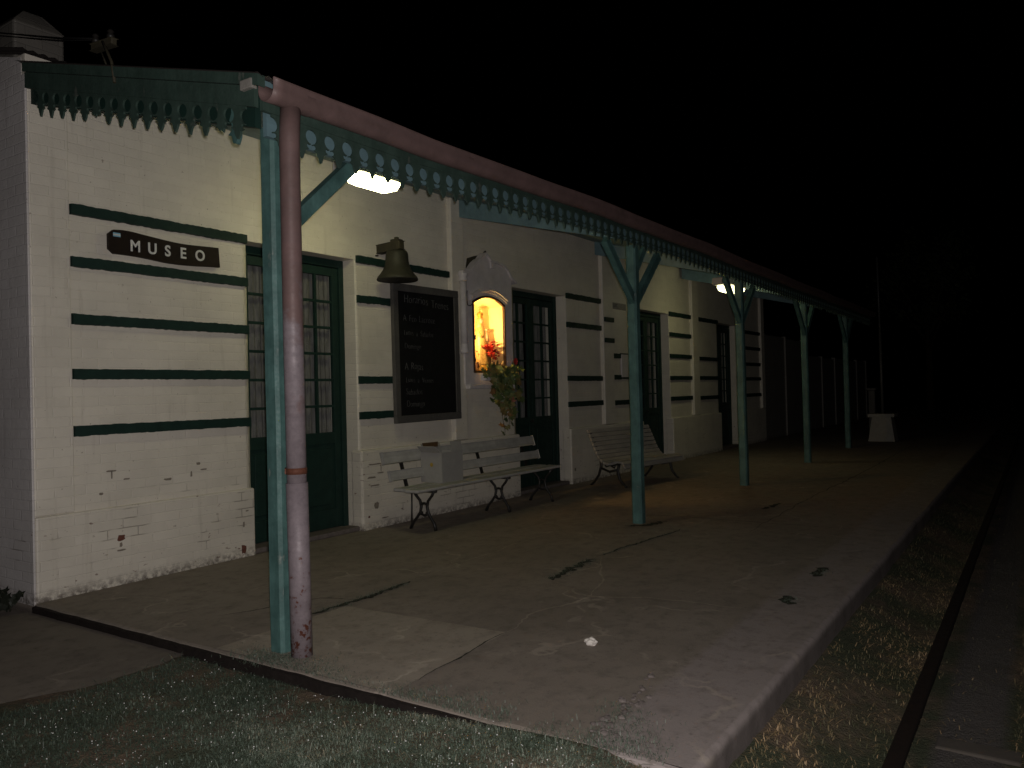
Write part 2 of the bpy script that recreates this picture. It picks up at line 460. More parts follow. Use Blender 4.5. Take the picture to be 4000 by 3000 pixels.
crack([(3.62, 4.10), (3.9, 4.06), (4.2, 4.05), (4.66, 4.10)], .075)
crack([(3.30, 4.60), (3.97, 4.35), (4.05, 4.08)], .022)
crack([(5.20, 3.19), (5.55, 3.21), (6.02, 3.23)], .11)
crack([(6.10, 3.25), (6.6, 3.22), (7.15, 3.15), (7.7, 3.10)], .035)
crack([(3.95, 2.72), (4.35, 2.80), (4.9, 2.66), (5.1, 2.3), (5.1, 1.8), (5.15, 1.66)], .03, 'slab')
crack([(4.9, 2.66), (5.4, 2.82), (6.1, 3.2)], .018, 'slab')
crack([(3.05, 2.66), (3.5, 2.70), (3.95, 2.72)], .015)
crack([(4.65, 4.10), (5.2, 4.16), (6.4, 4.2), (7.6, 4.25)], .012, 'slab')
crack([(5.35, 1.42), (5.45, 1.47), (5.57, 1.45)], .12, 'moss', .005, 'pothole')
crack([(6.22, 1.45), (6.36, 1.47), (6.56, 1.42)], .10, 'moss', .005, 'pothole')
crack([(9.35, 2.76), (9.6, 2.73), (9.9, 2.70)], .10, 'moss', .005, 'pothole')
crack([(7.6, 3.68), (7.8, 3.50), (8.1, 3.46)], .14, 'moss', .005, 'pothole')
for k in range(11):
    xx = 8.4 + k * 1.35
    if k % 3 != 1: crack([(xx, 1.7), (xx + .05, 3.2), (xx - .03, 4.6)], .014, 'moss')
crack([(7.7, 2.45), (10, 2.5), (14, 2.45), (20, 2.5)], .018)

# rubble along the broken kerb line
bm = B()
for k in range(46):
    x = 2.95 + abs(random.gauss(0, .45)); y = 1.63 + random.gauss(0, .035) - (.16 * max(0, 3.2 - x))
    r = random.uniform(.006, .022)
    rr = bmesh.ops.create_icosphere(bm, subdivisions=1, radius=r)
    for v in rr['verts']:
        v.co = Vector((v.co.x * random.uniform(.8, 1.5), v.co.y * random.uniform(.8, 1.5), v.co.z * .5)) + Vector((x, y, .004))
struct(build('rubble', bm, 'stone'), 'stuff')

# path at the building's end
bm = B()
pb = [(2.82, 4.27), (2.62, 4.22), (2.25, 4.24), (1.87, 4.40), (1.3, 4.46), (.4, 4.4), (-6, 4.3)]
ptop = []
for a, b in zip(pb, pb[1:]):
    for i in range(10):
        x = a[0] + (b[0] - a[0]) * i / 10; y = a[1] + (b[1] - a[1]) * i / 10
        ptop.append((x, y + .03 * noise.noise((x * 8, y * 4, 3))))
ptop += [(-6, 4.3), (-6, 14), (2.82, 14)]
bm.faces.new([bm.verts.new((x, y, -.055)) for x, y in ptop])
struct(build('path', bm, 'path'))

# ------------------------------------------------------------------ grass
def blades(name, samples, mat, length, width, tints, flat=0.0):
    me = bpy.data.meshes.new(name); V = []; F = []; T = []
    for (x, y, z) in samples:
        L = random.uniform(*length); w = random.uniform(*width) / 2; a = random.uniform(0, 6.283); ln = random.uniform(.4, 1.6) * L; fl_ = 1 - .6 * min(1, flat) * random.random(); ln *= 1 + flat * random.random(); H = L * fl_
        dx, dy = math.cos(a), math.sin(a); px, py = -dy, dx
        b = len(V)
        V += [(x - px * w, y - py * w, z - .004), (x + px * w, y + py * w, z - .004),
              (x + dx * ln * .35 - px * w * .8, y + dy * ln * .35 - py * w * .8, z + H * .55), (x + dx * ln * .35 + px * w * .8, y + dy * ln * .35 + py * w * .8, z + H * .55),
              (x + dx * ln, y + dy * ln, z + H * (.85 if ln < L * .8 else .45))]
        F += [(b, b + 1, b + 3, b + 2), (b + 2, b + 3, b + 4)]
        t = tints(x, y); T += [t] * 5
    me.from_pydata(V, [], F)
    at = me.attributes.new('tint', 'FLOAT', 'POINT'); at.data.foreach_set('value', T)
    me.materials.append(M[mat])
    o = bpy.data.objects.new(name, me); col.objects.link(o)
    return o
def patch(x, y, s=1.3, o=0): return noise.noise((x * s, y * s, 11 + o)) * .6 + noise.noise((x * s * 3.1, y * s * 3.1, 5 + o)) * .4
def lawn_edge(x): return 4.22 + .05 * noise.noise((x * 6, 0, 0)) + .12 * max(0, 2.0 - x)
S = []
while len(S) < 80000:
    x = random.uniform(.9, 2.83); y = random.uniform(.7, 4.35)
    if y > lawn_edge(x): continue
    if x < 1.3 and random.random() < .5: continue
    if random.random() < .68 + 1.8 * patch(x, y, 2.4): S.append((x, y, gz(x, y)))
def lawn_t(x, y):
    return min(1, max(0, .36 + .85 * patch(x, y, 1.9, 4) + random.gauss(0, .22) + .26 * sm(2.4, 1.3, y) - .36 * sm(2.5, 3.7, y)))
struct(blades('lawn_grass', S, 'grass', (.012, .034), (.0018, .0046), lawn_t, 1.0), 'stuff')
S = []
while len(S) < 46000:
    x = 2.9 + random.random() ** 1.6 * 9.5; y = random.uniform(-1.2, 1.09)
    if .15 < y < .64 and random.random() < .93: continue
    if y > .15 and random.random() > .60 + 1.5 * patch(x, y, 2.0, 9): continue
    S.append((x, y, gz(x, y)))
while len(S) < 60000:
    x = random.uniform(1.9, 3.2); y = random.uniform(.3, 1.35)
    if x > 2.9 and y > 1.09: continue
    S.append((x, y, gz(x, y)))
def dry_t(x, y): return min(1, max(0, .42 + .75 * patch(x, y, 2.1, 14) + random.gauss(0, .17) - .06 * max(0, x - 4.5)))
struct(blades('trackside_grass', S, 'drygrass', (.015, .045), (.0025, .006), dry_t, 1.2), 'stuff')
S = []
while len(S) < 2600:
    x = random.uniform(1.2, 2.82); y = random.uniform(.9, 4.3)
    if y > lawn_edge(x) + .06: continue
    if random.random() < .12 + 1.6 * max(0, patch(x, y, 3.1, 33)) + (.5 if abs(y - lawn_edge(x)) < .12 else 0): S.append((x, y, gz(x, y)))
struct(blades('tall_grass_tufts', S, 'grass', (.035, .075), (.002, .005), lambda x, y: min(1, max(0, .45 + random.gauss(0, .25) - .3 * sm(2.5, 3.7, y))), .9), 'stuff')
# weeds on the platform lip and in the joints
S = []
for k in range(5200):
    y = random.uniform(1.25, 3.75); dens = max(0, patch(2.84, y, 2.6, 20) + .42)
    if random.random() < dens * 1.4: S.append((2.85 + abs(random.gauss(0, .05 + .10 * dens)), y, .002))
for k in range(1100):
    S.append((2.93 + random.gauss(0, .06), 3.62 + random.gauss(0, .12), .002))
for (p, q, w, n_) in (((3.7, 4.08), (4.6, 4.09), .03, 420), ((5.22, 3.19), (6.0, 3.23), .04, 420), ((6.2, 3.24), (7.6, 3.11), .015, 200), ((5.37, 1.44), (5.55, 1.46), .035, 120), ((6.25, 1.45), (6.5, 1.44), .03, 120), ((2.9, 1.45), (3.3, 1.62), .09, 600)):
    for k in range(n_):
        t = random.random(); S.append((p[0] + (q[0] - p[0]) * t + random.gauss(0, .01), p[1] + (q[1] - p[1]) * t + random.gauss(0, w), .002))
struct(blades('platform_weeds', S, 'grass', (.008, .024), (.0016, .0036), lambda x, y: min(1, max(0, .30 + random.gauss(0, .2)))), 'stuff')
# dewdrops on the lawn: white beads, the flash glints put into their colour
bm = B()
for k in range(900):
    x = random.uniform(1.4, 2.8); y = random.uniform(1.2, 4.1)
    if patch(x, y, 2.2) < -.1: continue
    r = random.choice((.0013, .0016, .002, .003)); z = gz(x, y) + random.uniform(.02, .042)
    rr = bmesh.ops.create_icosphere(bm, subdivisions=1, radius=r)
    for v in rr['verts']: v.co += Vector((x, y, z))
struct(build('dew', bm, 'white_paint'), 'stuff')

# ------------------------------------------------------------------ station building
W0 = 6.13
bld = thing('station_building', 'white painted brick railway station with dark green bands and a row of green doors', 'building', (12.0, W0, 0))
doors = [(4.77, 6.17), (9.25, 10.72), (13.40, 14.82), (17.65, 19.02)]
DT = 2.92; WT = 4.02; X0 = 2.86; X1 = 21.15
# front wall: piers between the doors, with a lintel above each
bm = B(); xs = [X0] + [v for d in doors for v in d] + [X1]
for i in range(0, len(xs), 2):
    a, b = xs[i], xs[i + 1]
    nx = max(2, int((b - a) / .05)); nz = 60
    # front face as a lightly uneven grid (hand-laid brick), backed by a slab
    if a < 8.5 < b:
        box(bm, a, 8.17, W0 + .012, W0 + .40, 0, DT); box(bm, 8.91, b, W0 + .012, W0 + .40, 0, DT)
        box(bm, 8.17, 8.91, W0 + .012, W0 + .40, 0, 1.70); box(bm, 8.17, 8.91, W0 + .012, W0 + .40, 2.76, DT)
    else: box(bm, a, b, W0 + .012, W0 + .40, 0, DT)
    def P(x, z, y=W0): return (x, y + .006 * noise.noise((x * 1.7, z * 1.7, 2)) , z)
    g = [[bm.verts.new((a + (b - a) * u / nx + (0 if 0 < u < nx else 0), W0 + .006 * noise.noise(((a + (b - a) * u / nx) * 1.7, DT * w / nz * 1.7, 2)) * (1 if 0 < u < nx else 0), DT * w / nz)) for w in range(nz + 1)] for u in range(nx + 1)]
    for u in range(nx):
        for w in range(nz):
            if 8.10 < g[u][w].co.x < 8.93 and 1.63 < g[u][w].co.z < 2.76: continue
            f = bm.faces.new((g[u][w], g[u + 1][w], g[u + 1][w + 1], g[u][w + 1])); f.smooth = True
    for u_, s in ((0, -1), (nx, 1)):   # returns at the reveals
        for w in range(nz):
            p, q = g[u_][w], g[u_][w + 1]
            p2 = bm.verts.new((p.co.x, W0 + .012, p.co.z)); q2 = bm.verts.new((q.co.x, W0 + .012, q.co.z))
            bm.faces.new((p, q, q2, p2))
box(bm, X0, X1, W0, W0 + .40, DT, WT)
build('wall', bm, 'wall', bld)
# plinth, pilasters
def bevbox(name, x0, x1, y0, y1, z0, z1, mat, parent, bev=.012):
    b_ = B(); box(b_, x0, x1, y0, y1, z0, z1, bev); return build(name, b_, mat, parent)
for i in range(0, len(xs), 2):
    a, b = xs[i], xs[i + 1]
    if i == 0: bevbox('plinth', a + .003, b + .02, W0 - .03, W0 + .1, -.05, .62, 'wall', bld, .014)
    else: bevbox('plinth', a - .012, b + (.012 if i < 8 else -.004), W0 - .06, W0 + .1, -.05, .86, 'wall', bld, .02)
for a, b in ((7.80, 8.06), (11.88, 12.25), (15.97, 16.33)):
    bevbox('pilaster', a, b, W0 - .065, W0 + .1, .864, 3.9, 'wall', bld, .015)
bevbox('pilaster', X1 - .28, X1 - .004, W0 - .065, W0 + .1, .864, 3.9, 'wall', bld, .015)
bevbox('pilaster', X0 + .003, 3.155, W0 - .018, W0 + .1, .624, 3.9, 'wall', bld, .010)
for (x, z, w, h, m_) in ((3.50, .372, .062, .042, 'brick_red'), (3.497, .318, .022, .03, 'scuff'), (3.50, .275, .07, .012, 'scuff'), (4.655, .075, .05, .075, 'brick_red'), (4.66, .30, .02, .045, 'scuff'), (4.70, .42, .03, .012, 'scuff'),
        (3.44, .905, .075, .012, 'scuff'), (3.447, .875, .012, .06, 'scuff'), (3.57, .83, .05, .012, 'scuff'), (4.22, .895, .04, .022, 'scuff'), (4.15, .81, .018, .05, 'scuff'), (4.27, .84, .06, .012, 'scuff'), (3.93, .79, .07, .02, 'scuff'), (3.36, .735, .035, .02, 'scuff'),
        (6.36, .70, .20, .014, 'scuff'), (6.45, .655, .014, .08, 'scuff'), (6.30, .56, .12, .02, 'scuff'), (6.44, .60, .10, .014, 'scuff'), (6.35, .47, .14, .014, 'scuff'), (6.37, .25, .07, .07, 'scuff'), (6.25, .14, .03, .025, 'brick_red'), (6.50, .10, .10, .014, 'scuff'), (10.80, .22, .05, .05, 'scuff')):
    yq = W0 - (.033 if x < 4.8 and z < .62 else (.063 if x > 6 and z < .86 else .0085)); k = 14; bm = B()
    bm.faces.new([bm.verts.new((x + w * .5 * (1 + .5 * noise.noise((x * 9 + q, z * 7, 1))) * (abs(math.cos(6.283 * q / k)) ** .5) * math.copysign(1, math.cos(6.283 * q / k)), yq, z + h * .5 * (1 + .5 * noise.noise((x * 5, z * 9 + q, 4))) * (abs(math.sin(6.283 * q / k)) ** .5) * math.copysign(1, math.sin(6.283 * q / k)))) for q in range(k)])
    build('flaked_patch', bm, m_, bld)
# end wall with its gable
bm = B(); yb = 11.8; ym = (W0 + yb) / 2
prism(bm, [(X0, W0 + .05, -.3), (X0, yb, -.3), (X0, yb, 4.0), (X0, ym, 4.75), (X0, W0 + .05, 4.0)], (.3, 0, 0))
for v in bm.verts: v.co.x += .012 * noise.noise((v.co.y, v.co.z, 3))
box(bm, X0 - .016, X0 + .001, W0 - .026, W0 + .5, -.3, 3.86, .004)
build('gable_wall', bm, 'wall_end', bld)
bm = B(); prism(bm, [(X1 - .3, W0 + .4, 0), (X1 - .3, yb, 0), (X1 - .3, yb, 4.0), (X1 - .3, ym, 4.75), (X1 - .3, W0 + .4, 4.0)], (.298, 0, 0))
build('gable_wall', bm, 'wall_end', bld)
bm = B(); box(bm, X0 + .3, X1 - .3, yb - .3, yb - .002, 0, 4.0); build('rear_wall', bm, 'wall_end', bld)
# main roof, corrugated
def corrugated(bm, x0, x1, pa, pb, pitch=.076, amp=.009):
    n = int((x1 - x0) / (pitch / 4)); A = []; Bv = []
    for i in range(n + 1):
        x = x0 + (x1 - x0) * i / n; o = amp * math.sin(2 * math.pi * (x - x0) / pitch)
        A.append(bm.verts.new((x, pa[0], pa[1] + o))); Bv.append(bm.verts.new((x, pb[0], pb[1] + o)))
    for i in range(n):
        f = bm.faces.new((A[i], A[i + 1], Bv[i + 1], Bv[i])); f.smooth = True
bm = B(); corrugated(bm, X0 - .02, X1 + .05, (W0 + .02, 4.06), (ym, 4.80)); corrugated(bm, X0 - .02, X1 + .05, (ym, 4.80), (yb + .2, 4.02))
build('roof', bm, 'roof', bld)
bm = B(); cx0, cx1, cy0, cy1 = 2.98, 3.365, 6.55, 7.35
box(bm, cx0, cx1, cy0, cy1, 3.7, 4.45, .02)
c4 = [bm.verts.new(p) for p in ((cx0, cy0, 4.44), (cx1, cy0, 4.44), (cx1, cy1, 4.44), (cx0, cy1, 4.44))]
tp = [bm.verts.new(p) for p in ((cx0 + .12, cy0 + .10, 4.575), (cx1 - .12, cy0 + .10, 4.575), (cx1 - .12, cy1 - .10, 4.575), (cx0 + .12, cy1 - .10, 4.575))]
for i in range(4): bm.faces.new((c4[i], c4[(i + 1) % 4], tp[(i + 1) % 4], tp[i]))
bm.faces.new(tp)
M['chimney_brick'] = wall_mat('sooty_chimney', (.125, .117, .104), (.07, .06, .05), 4); build('chimney', bm, 'chimney_brick', bld)
# dark green projecting bands
Z1, Z2, Z3, Z4, Z5 = 2.93, 2.53, 2.09, 1.67, 1.235
bands = [(3.16, 4.765, (Z1, Z2, Z3, Z4, Z5)), (6.195, 7.79, (Z1, Z2 - .03, Z4 - .05, Z5)), (10.735, 11.87, (Z1, Z2 - .05, Z4 - .03, Z5)),
         (12.26, 12.58, (2.03, 1.66)), (12.26, 13.38, (1.22,)), (14.84, 15.96, (Z1, Z2 - .01, Z3, Z4 - .02, Z5)), (16.34, 17.64, (2.92, 2.07, 1.65, 1.22)), (19.06, 20.86, (2.80, 2.40, 2.0, 1.63, 1.22))]
for a, b, zz in bands:
    for z in zz:
        bm = B(); n = max(4, int((b - a) / .015)); ring = []
        for i in range(n + 1):
            x = a + (b - a) * i / n; w1 = .004 * noise.noise((x * 7, z * 9, 1)) + .005 * noise.noise((x * 26, z * 9, 1)); w2 = .004 * noise.noise((x * 7, z * 9, 6)) + .006 * noise.noise((x * 26, z * 9, 4))
            ring.append([bm.verts.new(p) for p in ((x, W0 + .02, z + .04 + w1), (x, W0 - .036, z + .038 + w1), (x, W0 - .036, z - .040 + w2), (x, W0 + .02, z - .043 + w2))])
        for p, q in zip(ring, ring[1:]):
            for k in range(3): bm.faces.new((p[k], q[k], q[k + 1], p[k + 1]))
        bm.faces.new(ring[0]); bm.faces.new(ring[-1][::-1])
        build('band', bm, 'green', bld)
for z in (2.63, 2.28):
    bm = B(); box(bm, 11.90, 12.23, W0 - .095, W0 - .05, z - .038, z + .038, .004); build('band', bm, 'green', bld)

def make_door(x0, x1):
    yf = W0 + .18                         # plane of the leaves
    bm = B()
    box(bm, x0 + .002, x0 + .07, yf - .02, yf + .09, 0.002, DT - .002, .006); box(bm, x1 - .07, x1 - .002, yf - .02, yf + .09, 0.002, DT - .002, .006)
    box(bm, x0 + .071, x1 - .071, yf - .02, yf + .09, DT - .085, DT - .004, .006)
    d = build('door', bm, 'green', bld)
    bm = B(); box(bm, x0 + .003, x1 - .003, W0 - .01, yf + .1, .001, .05, .01); build('threshold', bm, 'stone', d)
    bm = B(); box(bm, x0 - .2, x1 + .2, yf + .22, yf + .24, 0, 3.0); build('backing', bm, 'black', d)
    xa, xb = x0 + .073, x1 - .073; mid = (xa + xb) / 2
    for (a, b, s) in ((xa, mid - .003, 1), (mid + .003, xb, -1)):
        bm = B(); zt = DT - .09; zb = .055; st = .085
        box(bm, a, a + st, yf, yf + .045, zb, zt, .004); box(bm, b - st, b, yf, yf + .045, zb, zt, .004)
        ai, bi = a + st + .0005, b - st - .0005
        gz0, gz1 = 1.07, zt - .09
        box(bm, ai, bi, yf + .001, yf + .044, gz1, zt - .001, .003); box(bm, ai, bi, yf + .001, yf + .044, gz0 - .12, gz0, .003); box(bm, ai, bi, yf + .001, yf + .044, zb + .001, zb + .2, .003)
        box(bm, ai, bi, yf + .016, yf + .03, zb + .2, gz0 - .12); box(bm, ai + .04, bi - .04, yf + .006, yf + .02, zb + .25, gz0 - .17, .008)
        mx = (ai + bi) / 2; rows = 6; h = (gz1 - gz0) / rows
        box(bm, mx - .013, mx + .013, yf + .006, yf + .038, gz0, gz1)
        for r in range(1, rows):
            z = gz0 + h * r
            box(bm, ai, mx - .0135, yf + .007, yf + .037, z - .013, z + .013); box(bm, mx + .0135, bi, yf + .007, yf + .037, z - .013, z + .013)
        build('door_leaf', bm, 'green', d)
        bm = B(); v = [bm.verts.new(p) for p in ((ai, yf + .024, gz0), (bi, yf + .024, gz0), (bi, yf + .024, gz1), (ai, yf + .024, gz1))]; bm.faces.new(v)
        build('glazing', bm, 'glass', d)
        bm = B(); n = 40; A = []
        for i in range(n + 1):
            x = ai - .02 + (bi - ai + .04) * i / n; y = yf + .09 + .014 * math.sin(i * 1.1 + x0) + .008 * noise.noise((x * 20, 0, x0))
            A.append((bm.verts.new((x, y, gz0 - .1)), bm.verts.new((x, y * 1.0 + .004, gz1 + .05))))
        for p, q in zip(A, A[1:]):
            f = bm.faces.new((p[0], q[0], q[1], p[1])); f.smooth = True
        build('curtain', bm, 'curtain', d)
    bm = B(); tube(bm, [(mid - .05, yf - .002, 1.0), (mid - .05, yf - .04, 1.0), (mid - .05, yf - .045, 1.03), (mid - .14, yf - .045, 1.03)], .009, 8)
    build('handle', bm, 'iron', d)
for d in doors: make_door(*d)

# ------------------------------------------------------------------ canopy
can = thing('platform_canopy', 'teal green timber canopy on posts with a fretwork valance along the platform', 'canopy', (12.0, 3.6, 0))
SL = (3.905 - 3.232) / (6.04 - 3.60)
def rz(y): return 3.905 - SL * (6.04 - y)          # top of the roof boards
CX1 = 21.6
def bow(x):      # the old canopy front rises a little between the posts
    P_ = ((2.0, 0), (4.2, 0), (5.3, .05), (6.6, .08), (8.8, .10), (10.3, .085), (13, .06), (22, .03), (30, .03))
    for (a, u), (b, v) in zip(P_, P_[1:]):
        if a <= x <= b: return u + (v - u) * (x - a) / (b - a)
    return 0
def xbar(bm, x0, x1, y0, y1, z0, z1):
    n = 60; prev = None
    for i in range(n + 1):
        x = x0 + (x1 - x0) * i / n; o = bow(x); w1 = .003 * noise.noise((x * 2.3, y0, 1))
        r_ = [bm.verts.new(p) for p in ((x, y0, z0 + o + w1), (x, y1, z0 + o + w1), (x, y1, z1 + o * .6), (x, y0, z1 + o * .6))]
        if prev:
            for k in range(4): bm.faces.new((prev[k], r_[k], r_[(k + 1) % 4], prev[(k + 1) % 4]))
        else: bm.faces.new(r_[::-1])
        prev = r_
    bm.faces.new(prev)
bm = B(); corrugated(bm, 2.80, CX1, (W0 + .02, rz(W0) + .020), (3.49, rz(3.49) + .012)); build('roof', bm, 'roof', can)
# ceiling boards (run along the building)
bm = B(); nb = 18
for i in range(nb):
    ya = 3.60 + (W0 - .005 - 3.60) * i / nb; yb2 = 3.60 + (W0 - .005 - 3.60) * (i + 1) / nb - .006
    prism(bm, [(2.87, ya, rz(ya) - .02), (2.87, yb2, rz(yb2) - .02), (2.87, yb2, rz(yb2) + .01), (2.87, ya, rz(ya) + .01)], (CX1 - 2.9, 0, 0))
build('ceiling', bm, 'blue_wood', can)
PX = [3.05, 7.88, 11.53, 15.33, 19.05]; PY = 3.655
for i, x in enumerate(PX[1:]):
    bm = B(); xx = x + .09
    prism(bm, [(xx, 3.60, 3.047), (xx, W0 - .07, 3.674), (xx, W0 - .07, rz(W0 - .07) - .022), (xx, 3.60, rz(3.60) - .022)], (.055, 0, 0))
    build('rafter', bm, 'blue_wood', can)
bm = B()
xbar(bm, 2.93, CX1 - .1, 3.560, 3.592, 2.912, 3.13); build('wall_plate', bm, 'blue_wood', can)
bm = B(); prism(bm, [(2.885, 3.60, rz(3.60) - .275), (2.885, W0 - .03, rz(W0 - .03) - .275), (2.885, W0 - .03, rz(W0 - .03) - .022), (2.885, 3.60, rz(3.60) - .022)], (.04, 0, 0)); build('rafter', bm, 'green', can)  # end rafter, coloured dark to stand for the shade behind the valance
# bargeboard along the sloping end and front fascia
bm = B()
prism(bm, [(2.84, 3.55, rz(3.55) - .169), (2.84, W0 - .035, rz(W0 - .035) - .169), (2.84, W0 - .035, rz(W0 - .035) - .055), (2.84, 3.55, rz(3.55) - .055)], (.028, 0, 0))
prism(bm, [(2.825, 3.50, rz(3.50) - .052), (2.825, W0 - .035, rz(W0 - .035) - .052), (2.825, W0 - .035, rz(W0 - .035) + .012), (2.825, 3.50, rz(3.50) + .012)], (.05, 0, 0))
build('bargeboard', bm, 'teal_dark', can)
bm = B(); xbar(bm, 2.87, CX1, 3.515, 3.54, 3.029, 3.165); build('fascia', bm, 'teal_dark', can)

def picket(p, jag):
    h = p / 2; pts = [(h, 0.0)]
    for a in range(90, 265, 17): pts.append((h + .046 * math.cos(R(a)), -.057 + .042 * math.sin(R(a))))
    pts += [(h - .006, -.099), (h - .010, -.104)]
    for a in (70, 120, 180, 235): pts.append((h - .027 + .012 * math.cos(R(a)), -.112 + .013 * math.sin(R(a))))
    pts += [(h - .020, -.128), (h - .030, -.134), (.026, -.142), (.019 + jag, -.162), (.004, -.192 + jag)]
    return pts + [(-u, w) for u, w in pts[::-1]]
def valance(name, posfn, n, p, depth):
    bm = B()
    for i in range(n):
        k = random.random()
        pts = picket(p, random.uniform(-.003, .006))
        if k < .05: pts = [(u, max(w, -.13 - .03 * random.random())) for u, w in pts]
        o3 = [posfn(i, u, w) for u, w in pts]
        # remove consecutive duplicates
        q = [o3[0]]
        for v in o3[1:]:
            if (Vector(v) - Vector(q[-1])).length > 1e-5: q.append(v)
        try: prism(bm, q, depth)
        except ValueError: pass
    return build(name, bm, 'teal_dark', can)
p_ = .145
n_ = int((CX1 - 2.92) / p_)
valance('valance', lambda i, u, w: (2.93 + p_ * (i + .5) + u * .995, 3.516, 3.028 + w + bow(2.93 + p_ * (i + .5) + u)), n_, p_, (0, .013, 0))
n2 = int((W0 - .05 - 3.62) / p_)
valance('end_valance', lambda i, u, w: (2.842, 3.63 + p_ * (i + .5) + u * .995, rz(3.63 + p_ * (i + .5) + u) - .17 + w), n2, p_, (.013, 0, 0))

# posts with their braces
for i, x in enumerate(PX):
    w = .058
    bm = B(); n = 30; sec = []
    for k in range(n + 1):
        z = 3.0 * k / n; c = .018
        wx = w + .003 * noise.noise((z * 3, x, 0)); lean = .0
        ring = [(-wx + c, -w), (wx - c, -w), (wx, -w + c), (wx, w - c), (wx - c, w), (-wx + c, w), (-wx, w - c), (-wx, -w + c)]
        sec.append([bm.verts.new((x + a + lean, PY + b + .004 * noise.noise((z * 1.2, x, 5)), z)) for a, b in ring])
    for a, b in zip(sec, sec[1:]):
        for k in range(8): bm.faces.new((a[k], a[(k + 1) % 8], b[(k + 1) % 8], b[k]))
    bm.faces.new(sec[-1]); bm.faces.new(sec[0][::-1])
    post = build('post', bm, 'teal', can)
    dirs = ((1, 0),) if i == 0 else ((1, 0), (-1, 0), (.72, 0)) if i == 1 else ((1, 0), (-1, 0))
    for dx, dy in dirs:
        bm = B()
        if abs(dx) == 1: beam(bm, (x + dx * .03, PY - .012, 2.40), (x + dx * .66, PY - .012, 2.97), .055, .085, .006)
        else: beam(bm, (x + .03, PY + .052, 2.60), (x + .46, PY + .052, 3.08), .045, .075, .006)
        build('brace', bm, 'teal', post)
# scroll bracket on the corner post
bm = B()
prism(bm, [(2.845, y - .045, z + .06) for y, z in ((3.80, 3.06), (3.75, 3.06), (3.745, 2.86), (3.765, 2.82), (3.79, 2.83), (3.80, 2.87), (3.83, 2.88), (3.80, 2.90), (3.80, 2.94), (3.82, 2.96), (3.80, 3.0))], (.03, 0, 0))
build('scroll_bracket', bm, 'teal', can)
# gutter and downpipe
bm = B(); prof = []
for k in range(11):
    a = math.pi + math.pi * k / 10; prof.append((.060 * math.cos(a), .062 * math.sin(a)))
prof = [(-.060, .045)] + prof + [(.060, .052), (.068, .055), (.068, .047)]
gy, gzc = 3.452, 3.122
npts = 260; rows = []
for i in range(npts + 1):
    x = 2.84 + (CX1 - .1 - 2.84) * (i / npts); s = .006 * math.sin(x * 2.1) + .007 * noise.noise((x * 1.3, 1, 1)) + .55 * bow(x)
    rows.append([bm.verts.new((x, gy - a, gzc + b + s)) for a, b in prof])
for a, b in zip(rows, rows[1:]):
    for k in range(len(prof) - 1):
        f = bm.faces.new((a[k], a[k + 1], b[k + 1], b[k])); f.smooth = True
gut = build('gutter', bm, 'gutter', can, False)
md = gut.modifiers.new('s', 'SOLIDIFY'); md.thickness = .003
for xj in (3.11, 4.62, 6.5, 8.6, 10.9, 13.2, 15.8, 18.2):
    bm = B(); gzj = gzc + .55 * bow(xj); tube(bm, [(xj - .03, gy, gzj), (xj + .03, gy, gzj)], .067, 20, False)
    for v in list(bm.verts):
        if v.co.z > gzj + .052: v.co.z = gzj + .052
    build('gutter_joint', bm, 'gutter', gut)
bm = B(); box(bm, 2.815, 2.86, 3.545, 3.64, 3.15, 3.205, .006, Matrix.Identity(4)); build('end_cap', bm, 'fence_wall', gut)
bm = B(); px_, py_ = 3.03, 3.495
tube(bm, [(px_ - .006, py_ - .025, 3.085), (px_ - .005, py_ - .01, 2.9), (px_, py_, 1.8), (px_ + .002, py_, .95)], [.057, .057, .056, .055], 28)
tube(bm, [(px_ + .002, py_, .97), (px_ + .004, py_ - .004, .5), (px_ + .006, py_ - .006, .0)], [.061, .060, .060], 28)
dp = build('downpipe', bm, 'pipe', can)
bm = B(); tube(bm, [(px_ + .002, py_, 1.02), (px_ + .002, py_, 1.055)], .0585, 28); beam(bm, (px_ - .05, py_ + .03, 1.037), (px_ + .02, py_ + .11, 1.037), .01, .03, 0); build('strap', bm, 'rust', dp)

# old wire bracket on the bargeboard and its wire
wb = thing('insulator_bracket', 'old leaning insulator bracket with wires above the canopy end', 'bracket', (2.9, 4.95, 3.6))
bm = B(); tube(bm, [(2.83, 4.90, 3.50), (2.83, 4.93, 3.64), (2.83, 5.03, 3.80)], .010, 8); tube(bm, [(2.88, 5.06, 3.64), (2.88, 5.14, 3.78)], .006, 8); build('arm', bm, 'old_timber', wb)
bm = B(); beam(bm, (2.85, 4.93, 3.78), (2.85, 5.18, 3.80), .04, .045, .008); build('crossbar', bm, 'old_timber', wb)
for yy, zz in ((4.97, 3.81), (5.15, 3.83)):
    bm = B(); lathe(bm, [(.008, 0), (.022, .0), (.026, .02), (.016, .03), (.022, .045), (.012, .06)], 14, (2.85, yy, zz)); build('insulator', bm, 'iron', wb)
bm = B(); tube(bm, [(2.85, 5.15, 3.86), (2.85, 5.6, 3.985), (2.85, 6.48, 4.262), (2.85, 7.4, 4.53), (2.9, 9.0, 4.95)], .0045, 6)
tube(bm, [(2.85, 5.15, 3.85), (2.85, 5.6, 3.968), (2.85, 6.48, 4.240), (2.85, 7.4, 4.50), (2.9, 9.0, 4.92)], .0035, 6); tag(build('overhead_wire', bm, 'cable'), 'pair of thin dark wires running across the chimney to the canopy bracket', 'wire')

